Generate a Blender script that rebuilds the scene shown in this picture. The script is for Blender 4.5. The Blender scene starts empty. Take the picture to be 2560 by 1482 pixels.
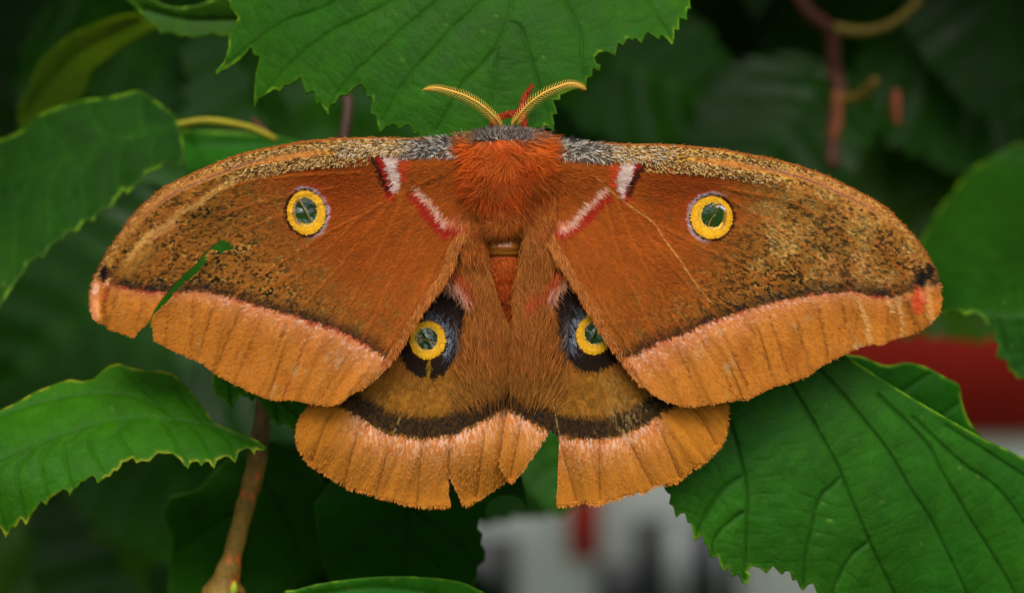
import bpy, math
import numpy as np
from mathutils import Vector

# ------------------------------------------------------------------ camera, sky, sun, exposure
W = 0.157                 # metres across the frame in the plane of the moth
LENS = 70.0
D = W * LENS / 36.0       # camera to moth
Z0 = 1.45                 # height of the moth above the ground
PX = W / 2560.0           # one photograph pixel in the plane of the moth
CX, CY = 1280.0, 741.0
sc = bpy.context.scene
cam = bpy.data.cameras.new('camera')
cam.lens = LENS; cam.sensor_width = 36.0
cam.clip_start = 0.01; cam.clip_end = 500.0
cam.dof.use_dof = True; cam.dof.focus_distance = D + 0.001; cam.dof.aperture_fstop = 12.5
cam.dof.aperture_blades = 9
cam_ob = bpy.data.objects.new('camera', cam)
cam_ob.location = (0, -D, Z0); cam_ob.rotation_euler = (math.radians(90), 0, 0)
sc.collection.objects.link(cam_ob); sc.camera = cam_ob

SUN_EL, SUN_AZ = 50.0, -22.0      # azimuth measured from behind the camera, minus = from the left
wd = bpy.data.worlds.new('World'); sc.world = wd; wd.use_nodes = True
wn = wd.node_tree.nodes; wl = wd.node_tree.links
bg = wn['Background']; sky = wn.new('ShaderNodeTexSky')
sky.sky_type = 'NISHITA'; sky.sun_disc = False
sky.sun_elevation = math.radians(SUN_EL); sky.sun_rotation = math.radians(180 + SUN_AZ)
sky.air_density = 1.0; sky.dust_density = 4.0; sky.ozone_density = 1.0
bg.inputs['Strength'].default_value = 0.11
hs = wn.new('ShaderNodeHueSaturation'); hs.inputs['Saturation'].default_value = 0.22   # bright overcast: nearly white cloud light
wl.new(sky.outputs['Color'], hs.inputs['Color']); wl.new(hs.outputs['Color'], bg.inputs['Color'])
sun = bpy.data.lights.new('sun', 'SUN'); sun.energy = 1.5; sun.angle = math.radians(22)
sun.color = (1.0, 0.95, 0.88)
sun_ob = bpy.data.objects.new('sun', sun)
a, e = math.radians(SUN_AZ), math.radians(SUN_EL)
to_sun = Vector((math.sin(a) * math.cos(e), -math.cos(a) * math.cos(e), math.sin(e)))
sun_ob.rotation_euler = to_sun.to_track_quat('Z', 'Y').to_euler()
sun_ob.location = (0, -3, 6)
sc.collection.objects.link(sun_ob)
sc.view_settings.view_transform = 'Standard'; sc.view_settings.look = 'None'
sc.view_settings.exposure = 0.8; sc.view_settings.gamma = 1.0
sc.view_settings.use_curve_mapping = False
sc.render.engine = 'CYCLES'
sc.cycles.use_denoising = True
sc.cycles.max_bounces = 5; sc.cycles.transparent_max_bounces = 12
sc.render.film_transparent = False

rng = np.random.default_rng(11)

# ------------------------------------------------------------------ helpers
def at(px, py, y):
    """photograph pixel and depth behind the moth (m) -> world point(s)"""
    px = np.asarray(px, float); py = np.asarray(py, float); y = np.asarray(y, float)
    s = (D + y) / D
    return np.stack(np.broadcast_arrays((px - CX) * PX * s, y, Z0 - (py - CY) * PX * s), -1)

def lin(c):
    c = np.asarray(c, float) / 255.0
    return np.where(c <= 0.04045, c / 12.92, ((c + 0.055) / 1.055) ** 2.4)

def ss(a, b, x):
    t = np.clip((x - a) / (b - a), 0, 1)
    return t * t * (3 - 2 * t)

def h2(ix, iy, seed):
    h = (ix.astype(np.int64) * 374761393 + iy.astype(np.int64) * 668265263 + seed * 1442695041) & 0xffffffff
    h = ((h ^ (h >> 13)) * 1274126177) & 0xffffffff
    h = ((h ^ (h >> 15)) * 2246822519) & 0xffffffff
    return ((h ^ (h >> 16)) & 0xffff) / 65535.0

def vn(x, y, s, seed=0):
    x = np.asarray(x, float) / s; y = np.asarray(y, float) / s
    ix = np.floor(x); iy = np.floor(y); fx = x - ix; fy = y - iy
    fx = fx * fx * (3 - 2 * fx); fy = fy * fy * (3 - 2 * fy)
    a_ = h2(ix, iy, seed); b_ = h2(ix + 1, iy, seed); c_ = h2(ix, iy + 1, seed); d_ = h2(ix + 1, iy + 1, seed)
    return (a_ * (1 - fx) + b_ * fx) * (1 - fy) + (c_ * (1 - fx) + d_ * fx) * fy

def fbm(x, y, s, seed=0, o=3):
    r = 0; w = 0
    for k in range(o):
        r = r + vn(x, y, s / 2 ** k, seed + 17 * k) / 2 ** k; w += 1 / 2 ** k
    return r / w

def tr(pts, x0, y0, s):
    return [(x0 + s * x, y0 + s * y) for x, y in pts]

def curve(pts, n=6, closed=False):
    """Catmull-Rom through the points"""
    p = np.asarray(pts, float)
    if closed: q = np.vstack([p[-1:], p, p[:2]])
    else: q = np.vstack([2 * p[0] - p[1], p, 2 * p[-1] - p[-2]])
    out = []
    t = np.linspace(0, 1, n, endpoint=False)[:, None]
    for i in range(1, len(q) - 2):
        a_, b_, c_, d_ = q[i - 1], q[i], q[i + 1], q[i + 2]
        out.append(0.5 * (2 * b_ + (c_ - a_) * t + (2 * a_ - 5 * b_ + 4 * c_ - d_) * t ** 2 + (3 * b_ - a_ - 3 * c_ + d_) * t ** 3))
    out = np.vstack(out)
    if not closed: out = np.vstack([out, p[-1:]])
    return out

def seg(px, py, poly, closed=False):
    """nearest point on a polyline: distance, side (>0 = right hand / below a left-to-right line), arc length, point"""
    p = np.asarray(poly, float)
    if closed: p = np.vstack([p, p[:1]])
    bd = np.full(px.shape, 1e18); bs = np.zeros(px.shape); bt = np.zeros(px.shape)
    bx = np.zeros(px.shape); by = np.zeros(px.shape); acc = 0.0
    for (x0, y0), (x1, y1) in zip(p[:-1], p[1:]):
        dx, dy = x1 - x0, y1 - y0; L = math.hypot(dx, dy)
        if L < 1e-9: continue
        t = np.clip(((px - x0) * dx + (py - y0) * dy) / (L * L), 0, 1)
        qx = x0 + t * dx; qy = y0 + t * dy
        d2 = (px - qx) ** 2 + (py - qy) ** 2
        m = d2 < bd
        bd = np.where(m, d2, bd); bs = np.where(m, dx * (py - y0) - dy * (px - x0), bs)
        bt = np.where(m, acc + t * L, bt); bx = np.where(m, qx, bx); by = np.where(m, qy, by)
        acc += L
    return np.sqrt(bd), np.sign(bs), bt, bx, by

def dl(px, py, poly): return seg(px, py, poly)[0]

def pip(px, py, poly):
    p = np.asarray(poly, float); ins = np.zeros(px.shape, bool)
    q = np.roll(p, -1, 0)
    for (x0, y0), (x1, y1) in zip(p, q):
        if y0 == y1: continue
        c = ((y0 > py) != (y1 > py)) & (px < (x1 - x0) * (py - y0) / (y1 - y0) + x0)
        ins ^= c
    return ins

def sdp(px, py, poly):
    """signed distance to a closed polygon, negative inside"""
    d = seg(px, py, poly, True)[0]
    return np.where(pip(px, py, poly), -d, d)

def gridmesh(poly, step, holes=()):
    p = np.asarray(poly, float)
    x0, y0 = p.min(0) - step; x1, y1 = p.max(0) + step
    nx = int((x1 - x0) / step) + 2; ny = int((y1 - y0) / step) + 2
    gx = x0 + np.arange(nx) * step; gy = y0 + np.arange(ny) * step
    cx, cy = np.meshgrid(gx[:-1] + step / 2, gy[:-1] + step / 2)
    ins = pip(cx.ravel(), cy.ravel(), p)
    for h in holes: ins &= ~pip(cx.ravel(), cy.ravel(), h)
    ins = ins.reshape(cx.shape)
    J, I = np.nonzero(ins)
    idx = lambda j, i: j * nx + i
    q = np.stack([idx(J, I), idx(J + 1, I), idx(J + 1, I + 1), idx(J, I + 1)], -1)
    cnt = np.bincount(q.ravel(), minlength=nx * ny)
    used = np.nonzero(cnt)[0]
    remap = -np.ones(nx * ny, int); remap[used] = np.arange(len(used))
    vx = gx[used % nx].copy(); vy = gy[used // nx].copy()
    b = np.nonzero(cnt[used] < 4)[0]
    bd = np.full(len(b), 1e9); qx = vx[b].copy(); qy = vy[b].copy()
    for h in [p] + [np.asarray(h) for h in holes]:
        d, _, _, hx, hy = seg(vx[b], vy[b], h, True)
        m = d < bd; bd = np.where(m, d, bd); qx = np.where(m, hx, qx); qy = np.where(m, hy, qy)
    m = bd < step * 1.5
    vx[b] = np.where(m, qx, vx[b]); vy[b] = np.where(m, qy, vy[b])
    return vx, vy, remap[q]

def link(o, parent=None):
    sc.collection.objects.link(o)
    if parent is not None: o.parent = parent
    return o

def mesh(name, co, quads=None, tris=None, mat=None, parent=None, col=None, attrs=None, smooth=True):
    me = bpy.data.meshes.new(name)
    co = np.asarray(co, np.float32).reshape(-1, 3)
    nq = 0 if quads is None else len(quads); nt = 0 if tris is None else len(tris)
    li = []
    if nq: li.append(np.asarray(quads).ravel())
    if nt: li.append(np.asarray(tris).ravel())
    li = np.concatenate(li).astype(np.int32)
    tot = np.concatenate([np.full(nq, 4), np.full(nt, 3)]).astype(np.int32)
    st = np.concatenate([[0], np.cumsum(tot)[:-1]]).astype(np.int32)
    me.vertices.add(len(co)); me.vertices.foreach_set('co', co.ravel())
    me.loops.add(len(li)); me.loops.foreach_set('vertex_index', li)
    me.polygons.add(len(tot)); me.polygons.foreach_set('loop_start', st); me.polygons.foreach_set('loop_total', tot)
    me.update(calc_edges=True)
    if smooth: me.polygons.foreach_set('use_smooth', np.ones(len(tot), bool))
    if col is not None:
        at_ = me.color_attributes.new('Col', 'FLOAT_COLOR', 'POINT')
        c = np.ones((len(co), 4), np.float32); c[:, :3] = np.clip(col, 0, 1)
        at_.data.foreach_set('color', c.ravel())
    for k, v in (attrs or {}).items():
        a_ = me.attributes.new(k, 'FLOAT', 'POINT'); a_.data.foreach_set('value', np.asarray(v, np.float32))
    if mat is not None: me.materials.append(mat)
    me.validate()
    return link(bpy.data.objects.new(name, me), parent)

def empty(name, loc=(0, 0, 0)):
    o = bpy.data.objects.new(name, None); o.location = loc; o.empty_display_size = 0.01
    return link(o)

def tag(o, label=None, cat=None, group=None, kind=None):
    for k, v in (('label', label), ('category', cat), ('group', group), ('kind', kind)):
        if v: o[k] = v
    return o

def rel(co, loc): return np.asarray(co) - np.asarray(loc)

def solid(o, t, offset=-1.0):
    m = o.modifiers.new('thickness', 'SOLIDIFY'); m.thickness = t; m.offset = offset; m.use_even_offset = False
    return o

def tube(path, rad, n=12, caps=True, squash=1.0):
    """path (k,3), rad (k,) -> co, quads, tris"""
    P = np.asarray(path, float); R = np.asarray(rad, float); k = len(P)
    T = np.gradient(P, axis=0); T /= np.linalg.norm(T, axis=1)[:, None] + 1e-12
    up = np.array([0.0, 1.0, 0.0])
    A = np.cross(T, up); A /= np.linalg.norm(A, axis=1)[:, None] + 1e-12
    B = np.cross(T, A)
    th = np.linspace(0, 2 * math.pi, n, endpoint=False)
    co = (P[:, None, :] + R[:, None, None] * (np.cos(th)[None, :, None] * A[:, None, :] + squash * np.sin(th)[None, :, None] * B[:, None, :])).reshape(-1, 3)
    i, j = np.meshgrid(np.arange(k - 1), np.arange(n), indexing='ij')
    j2 = (j + 1) % n
    q = np.stack([i * n + j, i * n + j2, (i + 1) * n + j2, (i + 1) * n + j], -1).reshape(-1, 4)
    t = []
    if caps:
        c0 = len(co); co = np.vstack([co, P[:1], P[-1:]])
        jj = np.arange(n)
        t = np.vstack([np.stack([np.full(n, c0), (jj + 1) % n, jj], -1),
                       np.stack([np.full(n, c0 + 1), (k - 1) * n + jj, (k - 1) * n + (jj + 1) % n], -1)])
    return co, q, (t if len(t) else None)

# ------------------------------------------------------------------ materials
def new_mat(name):
    m = bpy.data.materials.new(name); m.use_nodes = True
    nt = m.node_tree; nt.nodes.clear()
    out = nt.nodes.new('ShaderNodeOutputMaterial')
    return m, nt.nodes, nt.links, out

def noise(n, scale, detail=3.0, rough=0.6):
    t = n.new('ShaderNodeTexNoise'); t.inputs['Scale'].default_value = scale
    t.inputs['Detail'].default_value = detail; t.inputs['Roughness'].default_value = rough
    return t

def mulcol(n, l, csrc, fsrc, lo, hi):
    mr = n.new('ShaderNodeMapRange'); mr.inputs[1].default_value = 0.25; mr.inputs[2].default_value = 0.75
    mr.inputs[3].default_value = lo; mr.inputs[4].default_value = hi
    l.new(fsrc, mr.inputs[0])
    v = n.new('ShaderNodeVectorMath'); v.operation = 'SCALE'
    l.new(csrc, v.inputs[0]); l.new(mr.outputs[0], v.inputs['Scale'])
    return v.outputs[0]

def mat_scales(name, rough=0.8, transl=0.12, sheen=0.03, spec=0.05, fine=True):
    m, n, l, out = new_mat(name)
    c = n.new('ShaderNodeAttribute'); c.attribute_name = 'Col'
    col = c.outputs['Color']
    tc = n.new('ShaderNodeTexCoord')
    p = n.new('ShaderNodeBsdfPrincipled')
    if fine:
        nz = noise(n, 5200, 2.0); l.new(tc.outputs['Object'], nz.inputs['Vector'])
        col = mulcol(n, l, col, nz.outputs['Fac'], 0.82, 1.18)
        bp = n.new('ShaderNodeBump'); bp.inputs['Strength'].default_value = 0.2; bp.inputs['Distance'].default_value = 0.00008
        l.new(nz.outputs['Fac'], bp.inputs['Height']); l.new(bp.outputs['Normal'], p.inputs['Normal'])
    l.new(col, p.inputs['Base Color'])
    p.inputs['Roughness'].default_value = rough
    p.inputs['Specular IOR Level'].default_value = spec
    p.inputs['Sheen Weight'].default_value = sheen; p.inputs['Sheen Roughness'].default_value = 0.5
    l.new(col, p.inputs['Sheen Tint'])
    t = n.new('ShaderNodeBsdfTranslucent'); l.new(col, t.inputs['Color'])
    mx = n.new('ShaderNodeMixShader'); mx.inputs[0].default_value = transl
    l.new(p.outputs[0], mx.inputs[1]); l.new(t.outputs[0], mx.inputs[2]); l.new(mx.outputs[0], out.inputs[0])
    return m

def mat_leaf(name, rough=0.50, transl=0.22, spec=0.08, bump=0.45, tint=(1.25, 1.35, 0.55)):
    m, n, l, out = new_mat(name)
    c = n.new('ShaderNodeAttribute'); c.attribute_name = 'Col'
    tc = n.new('ShaderNodeTexCoord')
    n1 = noise(n, 260, 4.0, 0.65); n2 = noise(n, 2600, 3.0, 0.6)
    l.new(tc.outputs['Object'], n1.inputs['Vector']); l.new(tc.outputs['Object'], n2.inputs['Vector'])
    col = mulcol(n, l, c.outputs['Color'], n1.outputs['Fac'], 0.78, 1.22)
    col = mulcol(n, l, col, n2.outputs['Fac'], 0.82, 1.18)
    p = n.new('ShaderNodeBsdfPrincipled'); l.new(col, p.inputs['Base Color'])
    mr = n.new('ShaderNodeMapRange'); mr.inputs[1].default_value = 0.3; mr.inputs[2].default_value = 0.7
    mr.inputs[3].default_value = rough - 0.07; mr.inputs[4].default_value = rough + 0.12
    l.new(n1.outputs['Fac'], mr.inputs[0]); l.new(mr.outputs[0], p.inputs['Roughness'])
    p.inputs['Specular IOR Level'].default_value = spec
    vo = n.new('ShaderNodeTexVoronoi'); vo.feature = 'DISTANCE_TO_EDGE'; vo.inputs['Scale'].default_value = 900
    wv = n.new('ShaderNodeVectorMath'); wv.operation = 'MULTIPLY_ADD'
    l.new(n2.outputs['Color'], wv.inputs[0]); wv.inputs[1].default_value = (0.0006,) * 3
    l.new(tc.outputs['Object'], wv.inputs[2]); l.new(wv.outputs[0], vo.inputs['Vector'])
    ad = n.new('ShaderNodeMath'); ad.operation = 'MULTIPLY_ADD'; ad.inputs[1].default_value = 0.6
    l.new(vo.outputs['Distance'], ad.inputs[0]); l.new(n2.outputs['Fac'], ad.inputs[2])
    bp = n.new('ShaderNodeBump'); bp.inputs['Strength'].default_value = bump; bp.inputs['Distance'].default_value = 0.00018
    l.new(ad.outputs[0], bp.inputs['Height']); l.new(bp.outputs['Normal'], p.inputs['Normal'])
    t = n.new('ShaderNodeBsdfTranslucent')
    tv = n.new('ShaderNodeVectorMath'); tv.operation = 'MULTIPLY'; tv.inputs[1].default_value = tint
    l.new(col, tv.inputs[0]); l.new(tv.outputs[0], t.inputs['Color'])
    mx = n.new('ShaderNodeMixShader'); mx.inputs[0].default_value = transl
    l.new(p.outputs[0], mx.inputs[1]); l.new(t.outputs[0], mx.inputs[2]); l.new(mx.outputs[0], out.inputs[0])
    return m

def mat_plain(name, color, rough=0.6, nscale=40, amt=0.25, spec=0.4, attr=False, bump=0.3, bdist=0.001):
    m, n, l, out = new_mat(name)
    tc = n.new('ShaderNodeTexCoord'); nz = noise(n, nscale, 5.0); l.new(tc.outputs['Object'], nz.inputs['Vector'])
    if attr:
        c = n.new('ShaderNodeAttribute'); c.attribute_name = 'Col'; src = c.outputs['Color']
    else:
        c = n.new('ShaderNodeRGB'); c.outputs[0].default_value = (*color, 1); src = c.outputs[0]
    col = mulcol(n, l, src, nz.outputs['Fac'], 1 - amt, 1 + amt)
    p = n.new('ShaderNodeBsdfPrincipled'); l.new(col, p.inputs['Base Color'])
    p.inputs['Roughness'].default_value = rough; p.inputs['Specular IOR Level'].default_value = spec
    bp = n.new('ShaderNodeBump'); bp.inputs['Strength'].default_value = bump; bp.inputs['Distance'].default_value = bdist
    l.new(nz.outputs['Fac'], bp.inputs['Height']); l.new(bp.outputs['Normal'], p.inputs['Normal'])
    l.new(p.outputs[0], out.inputs[0])
    return m

def mat_body():
    m, n, l, out = new_mat('moth_body_skin')
    c = n.new('ShaderNodeAttribute'); c.attribute_name = 'Col'
    b = n.new('ShaderNodeAttribute'); b.attribute_name = 'bare'
    p = n.new('ShaderNodeBsdfPrincipled'); l.new(c.outputs['Color'], p.inputs['Base Color'])
    mr = n.new('ShaderNodeMapRange'); mr.inputs[3].default_value = 0.8; mr.inputs[4].default_value = 0.16
    l.new(b.outputs['Fac'], mr.inputs[0]); l.new(mr.outputs[0], p.inputs['Roughness'])
    cw = n.new('ShaderNodeMath'); cw.operation = 'MULTIPLY'; cw.inputs[1].default_value = 0.6; l.new(b.outputs['Fac'], cw.inputs[0]); l.new(cw.outputs[0], p.inputs['Coat Weight']); p.inputs['Coat Roughness'].default_value = 0.08
    p.inputs['Specular IOR Level'].default_value = 0.15
    tc = n.new('ShaderNodeTexCoord'); nz = noise(n, 1500, 3.0); l.new(tc.outputs['Object'], nz.inputs['Vector'])
    bp = n.new('ShaderNodeBump'); bp.inputs['Strength'].default_value = 0.25; bp.inputs['Distance'].default_value = 0.0002
    l.new(nz.outputs['Fac'], bp.inputs['Height']); l.new(bp.outputs['Normal'], p.inputs['Normal']); l.new(bp.outputs['Normal'], p.inputs['Coat Normal'])
    l.new(p.outputs[0], out.inputs[0])
    return m

def mat_pane():
    m, n, l, out = new_mat('eyespot_membrane')
    tc = n.new('ShaderNodeTexCoord'); nz = noise(n, 700, 2.0); l.new(tc.outputs['Object'], nz.inputs['Vector'])
    bp = n.new('ShaderNodeBump'); bp.inputs['Strength'].default_value = 0.6; bp.inputs['Distance'].default_value = 0.0005
    l.new(nz.outputs['Fac'], bp.inputs['Height'])
    t = n.new('ShaderNodeBsdfTransparent'); t.inputs[0].default_value = (0.66, 0.60, 0.48, 1)
    g = n.new('ShaderNodeBsdfGlossy'); g.inputs['Roughness'].default_value = 0.16; l.new(bp.outputs['Normal'], g.inputs['Normal'])
    fr = n.new('ShaderNodeFresnel'); fr.inputs['IOR'].default_value = 1.5; l.new(bp.outputs['Normal'], fr.inputs['Normal'])
    mr = n.new('ShaderNodeMath'); mr.operation = 'MULTIPLY_ADD'; mr.inputs[1].default_value = 1.3; mr.inputs[2].default_value = 0.03
    l.new(fr.outputs[0], mr.inputs[0])
    mx = n.new('ShaderNodeMixShader'); l.new(mr.outputs[0], mx.inputs[0])
    l.new(t.outputs[0], mx.inputs[1]); l.new(g.outputs[0], mx.inputs[2]); l.new(mx.outputs[0], out.inputs[0])
    return m

M_WING = mat_scales('wing_scales')
M_HAIR = mat_scales('moth_hair', rough=0.65, transl=0.2, sheen=0.0, spec=0.08, fine=False)
M_BODY = mat_body()
M_PANE = mat_pane()
M_LEAF = mat_leaf('hazel_leaf')
M_LEAFB = mat_leaf('shrub_leaf', rough=0.38, transl=0.12, spec=0.15, bump=0.0)
M_TWIG = mat_plain('twig_bark', (0, 0, 0), 0.65, 1400, 0.3, attr=True, bump=0.5, bdist=0.0003)
M_ANT = mat_plain('antenna_yellow', tuple(lin((214, 160, 60))), 0.5, 2000, 0.15)

#SETTING
# ------------------------------------------------------------------ ground
g = np.array([[-60, -60, 0], [60, -60, 0], [60, 60, 0], [-60, 60, 0]], float)
ground = mesh('ground', g, quads=[[0, 1, 2, 3]], mat=mat_plain('grassy_ground', (0.035, 0.06, 0.02), 0.9, 6, 0.5))
tag(ground, kind='structure')

# ------------------------------------------------------------------ house far behind
HY = 8.0
def hbox(name, x0, y0, x1, y1, depth, mat, parent, back=0.10):
    """box whose front face covers photograph rectangle (x0,y0,x1,y1) at distance depth"""
    A = at(x0, y1, depth); B = at(x1, y0, depth)
    xs = (A[0], B[0]); ys = (depth, depth + back); zs = (A[2], B[2])
    co = np.array([[xs[i], ys[j], zs[k]] for i in (0, 1) for j in (0, 1) for k in (0, 1)])
    q = [[0, 1, 3, 2], [4, 6, 7, 5], [0, 4, 5, 1], [2, 3, 7, 6], [0, 2, 6, 4], [1, 5, 7, 3]]
    return mesh(name, rel(co, parent.location), quads=q, mat=mat, parent=parent, smooth=False)

house = empty('house', (0.6, HY, 0))
tag(house, 'pale grey house with red cladding and red post behind the shrub', 'house')
M_PALE = mat_plain('pale_grey_siding', (0.58, 0.61, 0.58), 0.7, 3, 0.12)
M_RED = mat_plain('red_painted_boards', (0.20, 0.011, 0.006), 0.75, 3, 0.15, spec=0.1)
M_DARKG = mat_plain('dark_window_glass', (0.012, 0.014, 0.014), 0.6, 3, 0.2)
M_FRAME = mat_plain('grey_window_frame', (0.13, 0.145, 0.14), 0.6, 3, 0.1)
hbox('wall', -700, -400, 4400, 1482 + 140, HY + 0.10, M_PALE, house)
hbox('roof', -800, -640, 4500, -405, HY - 0.35, mat_plain('dark_roof', (0.05, 0.05, 0.055), 0.8, 6, 0.2), house, 3.0)
hbox('red_cladding', 1900, 300, 2960, 1088, HY - 0.02, M_RED, house)
hbox('post', 1422, 1000, 1498, 1400, HY - 0.12, M_RED, house, 0.09)
for (x0, y0, x1, y1) in ((1080, 1345, 1288, 1519), (1590, 1298, 1850, 1519)):
    w_ = hbox('window', x0, y0, x1, y1, HY + 0.05, M_DARKG, house, 0.045)
    if x0 > 1500:
        for (u0, u1) in ((1668, 1720), (1800, 1818)):
            f_ = hbox('glazing_bar', u0, y0 + 4, u1, y1 - 4, HY + 0.02, M_FRAME, house, 0.028)
            f_.parent = w_; f_.location = (0, 0, 0)
hbox('plinth', 1500, 1412, 1588, 1519, HY + 0.03, M_DARKG, house, 0.065)
# ------------------------------------------------------------------ hazel leaves near the moth
branch = empty('hazel_branch', tuple(at(560, 1500, 0.05)))
tag(branch, 'hazel branch with large toothed green leaves that the moth hangs on', 'branch')
BL = np.array(branch.location)

def leaf(name, outline, veins, depth, base, step=5.0, groove=0.00035, puff=0.0006, vw=5.0, vtint=0.7, tert=1.0,
         edge=(120, 165, 30), seed=1, specks=30, mat=None, tspace=34.0, sharp=True, jag=0.0):
    o = np.asarray(outline, float)
    if not sharp: o = curve(o, 5, True)
    vx, vy, q = gridmesh(o, step)
    dmin = np.full(vx.shape, 1e9); sn = np.zeros(vx.shape); g = np.zeros(vx.shape); k = 0
    for v in veins:
        pts, stren = v if isinstance(v, tuple) and isinstance(v[1], (int, float)) and not isinstance(v[0], (int, float)) else (v, 1.0)
        c = curve(pts, 5)
        wob = 2.5 * (vn(vx, vy, 40, seed + k) - 0.5)
        d, _, s, _, _ = seg(vx + wob, vy + wob, c)
        L = np.hypot(*np.diff(c, axis=0).T).sum()
        wv = vw * (1.15 - 0.6 * s / L)
        g = np.maximum(g, stren * np.exp(-(d / wv) ** 2))
        m = d < dmin; dmin = np.where(m, d, dmin); sn = np.where(m, s + 97 * k, sn); k += 1
    if len(veins) == 0: dmin = np.full(vx.shape, 60.0)
    tv = np.zeros(vx.shape)
    if tert:
        ph = sn / tspace + 0.9 * fbm(vx, vy, 70, seed + 5, 2) + 0.0025 * dmin
        fr = np.abs((ph % 1.0) - 0.5) * tspace
        tv = np.exp(-((tspace / 2 - fr) / 2.6) ** 2) * ss(2, 14, dmin) * tert
        tv *= 0.35 + 0.65 * vn(vx, vy, 55, seed + 9)
    y = depth(vx, vy)
    y = y + groove * g + 0.35 * groove * tv - puff * (1 - np.exp(-dmin / 38.0)) - 0.0005 * (fbm(vx, vy, 130, seed + 3) - 0.5)
    y = y - 0.00016 * (fbm(vx, vy, 22, seed + 4, 2) - 0.5)
    b = lin(base)
    col = b[None, :] * (0.72 + 0.56 * fbm(vx, vy, 160, seed + 1))[:, None]
    hue = fbm(vx, vy, 240, seed + 2)[:, None] - 0.5
    col = col * (1 + hue * np.array([[0.5, 0.1, -0.4]]))
    col = col * (1 - (1 - vtint) * np.clip(g + 0.35 * tv, 0, 1))[:, None]
    de = seg(vx, vy, o, True)[0]
    em = np.exp(-(de / 4.2) ** 2) * (0.2 + 0.8 * ss(.45, .75, vn(vx, vy, 22, seed + 8)))
    col = col * (1 - em[:, None]) + lin(edge)[None, :] * 0.75 * em[:, None]
    r = np.random.default_rng(seed)
    lo, hi = o.min(0), o.max(0)
    for _ in range(specks):
        sx, sy = r.uniform(max(lo[0], 0), min(hi[0], 2560)), r.uniform(max(lo[1], 0), min(hi[1], 1482))
        rad = r.uniform(2.2, 4.6)
        d2 = ((vx - sx) * r.uniform(0.6, 1.6)) ** 2 + (vy - sy) ** 2
        mm = np.exp(-d2 / rad ** 2)[:, None] * r.uniform(0.1, 0.5)
        c_ = lin((120, 145, 50) if r.random() < 0.75 else (105, 70, 30))
        col = col * (1 - mm) + c_[None, :] * mm
    ob = mesh(name, rel(at(vx, vy, y), BL), quads=q, mat=mat or M_LEAF, parent=branch, col=col)
    return solid(ob, 0.00025)

def plane(y0, x0, p0, ax, ay, cx=0.0, cy=0.0):
    return lambda x, y: y0 + ax * (x - x0) / 1000 + ay * (y - p0) / 1000 + cx * ((x - x0) / 1000) ** 2 + cy * ((y - p0) / 1000) ** 2

sA, sB = 0.30159, 0.30159
# big leaf over the head of the moth
top = [(640, -300), (560, -160), (560, -60), (575, 20)] + tr([(250, 150), (170, 290), (170, 400), (130, 520), (60, 590), (65, 630), (110, 590), (200, 540), (290, 470), (355, 380), (375, 460), (430, 470),
      (395, 600), (385, 700), (378, 800), (385, 892), (420, 830), (470, 795), (540, 740), (575, 745), (592, 765), (630, 710), (680, 705), (770, 640), (785, 710), (815, 782), (885, 750), (885, 830),
      (895, 892), (925, 850), (960, 900), (1000, 968), (1000, 900), (1040, 860), (1050, 862), (1090, 790), (1150, 797), (1200, 740), (1270, 700), (1300, 740), (1325, 812), (1365, 800), (1352, 870), (1345, 962),
      (1390, 950), (1405, 1030), (1425, 1112), (1470, 1060), (1550, 1025), (1580, 1078), (1660, 1030), (1690, 1060), (1705, 1122), (1750, 1100), (1765, 1160), (1800, 1300)], 520, 0, sA) + \
     tr([(440, 1220), (450, 1100), (470, 1050), (530, 1088), (540, 1035), (620, 1100), (608, 1000), (598, 950), (642, 950), (625, 880), (605, 835), (668, 828), (660, 790), (720, 765), (800, 735), (860, 715), (888, 738),
      (884, 650), (930, 636), (932, 570), (995, 592), (1000, 540), (965, 530), (948, 480), (990, 432), (1050, 430), (1120, 464), (1135, 400), (1150, 350), (1185, 388), (1220, 315), (1270, 342), (1285, 318), (1340, 358), (1365, 300), (1390, 270),
      (1440, 300), (1487, 335), (1500, 290), (1560, 330), (1597, 380), (1612, 300), (1612, 240), (1652, 258), (1650, 200), (1655, 150), (1718, 172), (1715, 120), (1720, 70), (1752, 82), (1740, 20), (1745, -40)], 1200, 0, sB) + \
     [(1745, -90), (1640, -240), (1400, -420), (1000, -460)]
tv = [([(1300, -200), (1281, 0), (1266, 57), (1245, 112), (1236, 181), (1224, 271), (1205, 360)], 1.0),
      tr([(220, 180), (330, 230), (400, 430), (460, 620), (540, 880), (630, 1100)], 1200, 0, sB),
      tr([(640, -200), (700, 0), (790, 170), (840, 320), (845, 520), (890, 720)], 1200, 0, sB),
      tr([(1330, -200), (1410, 0), (1450, 110), (1600, 340)], 1200, 0, sB),
      tr([(2700, -350), (2100, 170), (1900, 380), (1650, 660), (1440, 1000)], 520, 0, sA),
      tr([(2600, -500), (1900, 20), (1500, 350), (1180, 640), (1000, 900)], 520, 0, sA),
      tr([(2400, -560), (1500, 30), (1000, 280), (700, 520), (400, 850)], 520, 0, sA),
      tr([(2000, -560), (1100, 0), (600, 200), (100, 580)], 520, 0, sA),
      tr([(2400, 400), (2250, 560), (2100, 720), (1900, 1080)], 520, 0, sA)]
leaf('leaf', top, tv, plane(0.0085, 1300, 250, 0.0, -0.010, 0.022, 0.02), (36, 83, 5), step=4.0, vtint=0.86, groove=0.00022, puff=0.0005, seed=3, specks=26)

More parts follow.
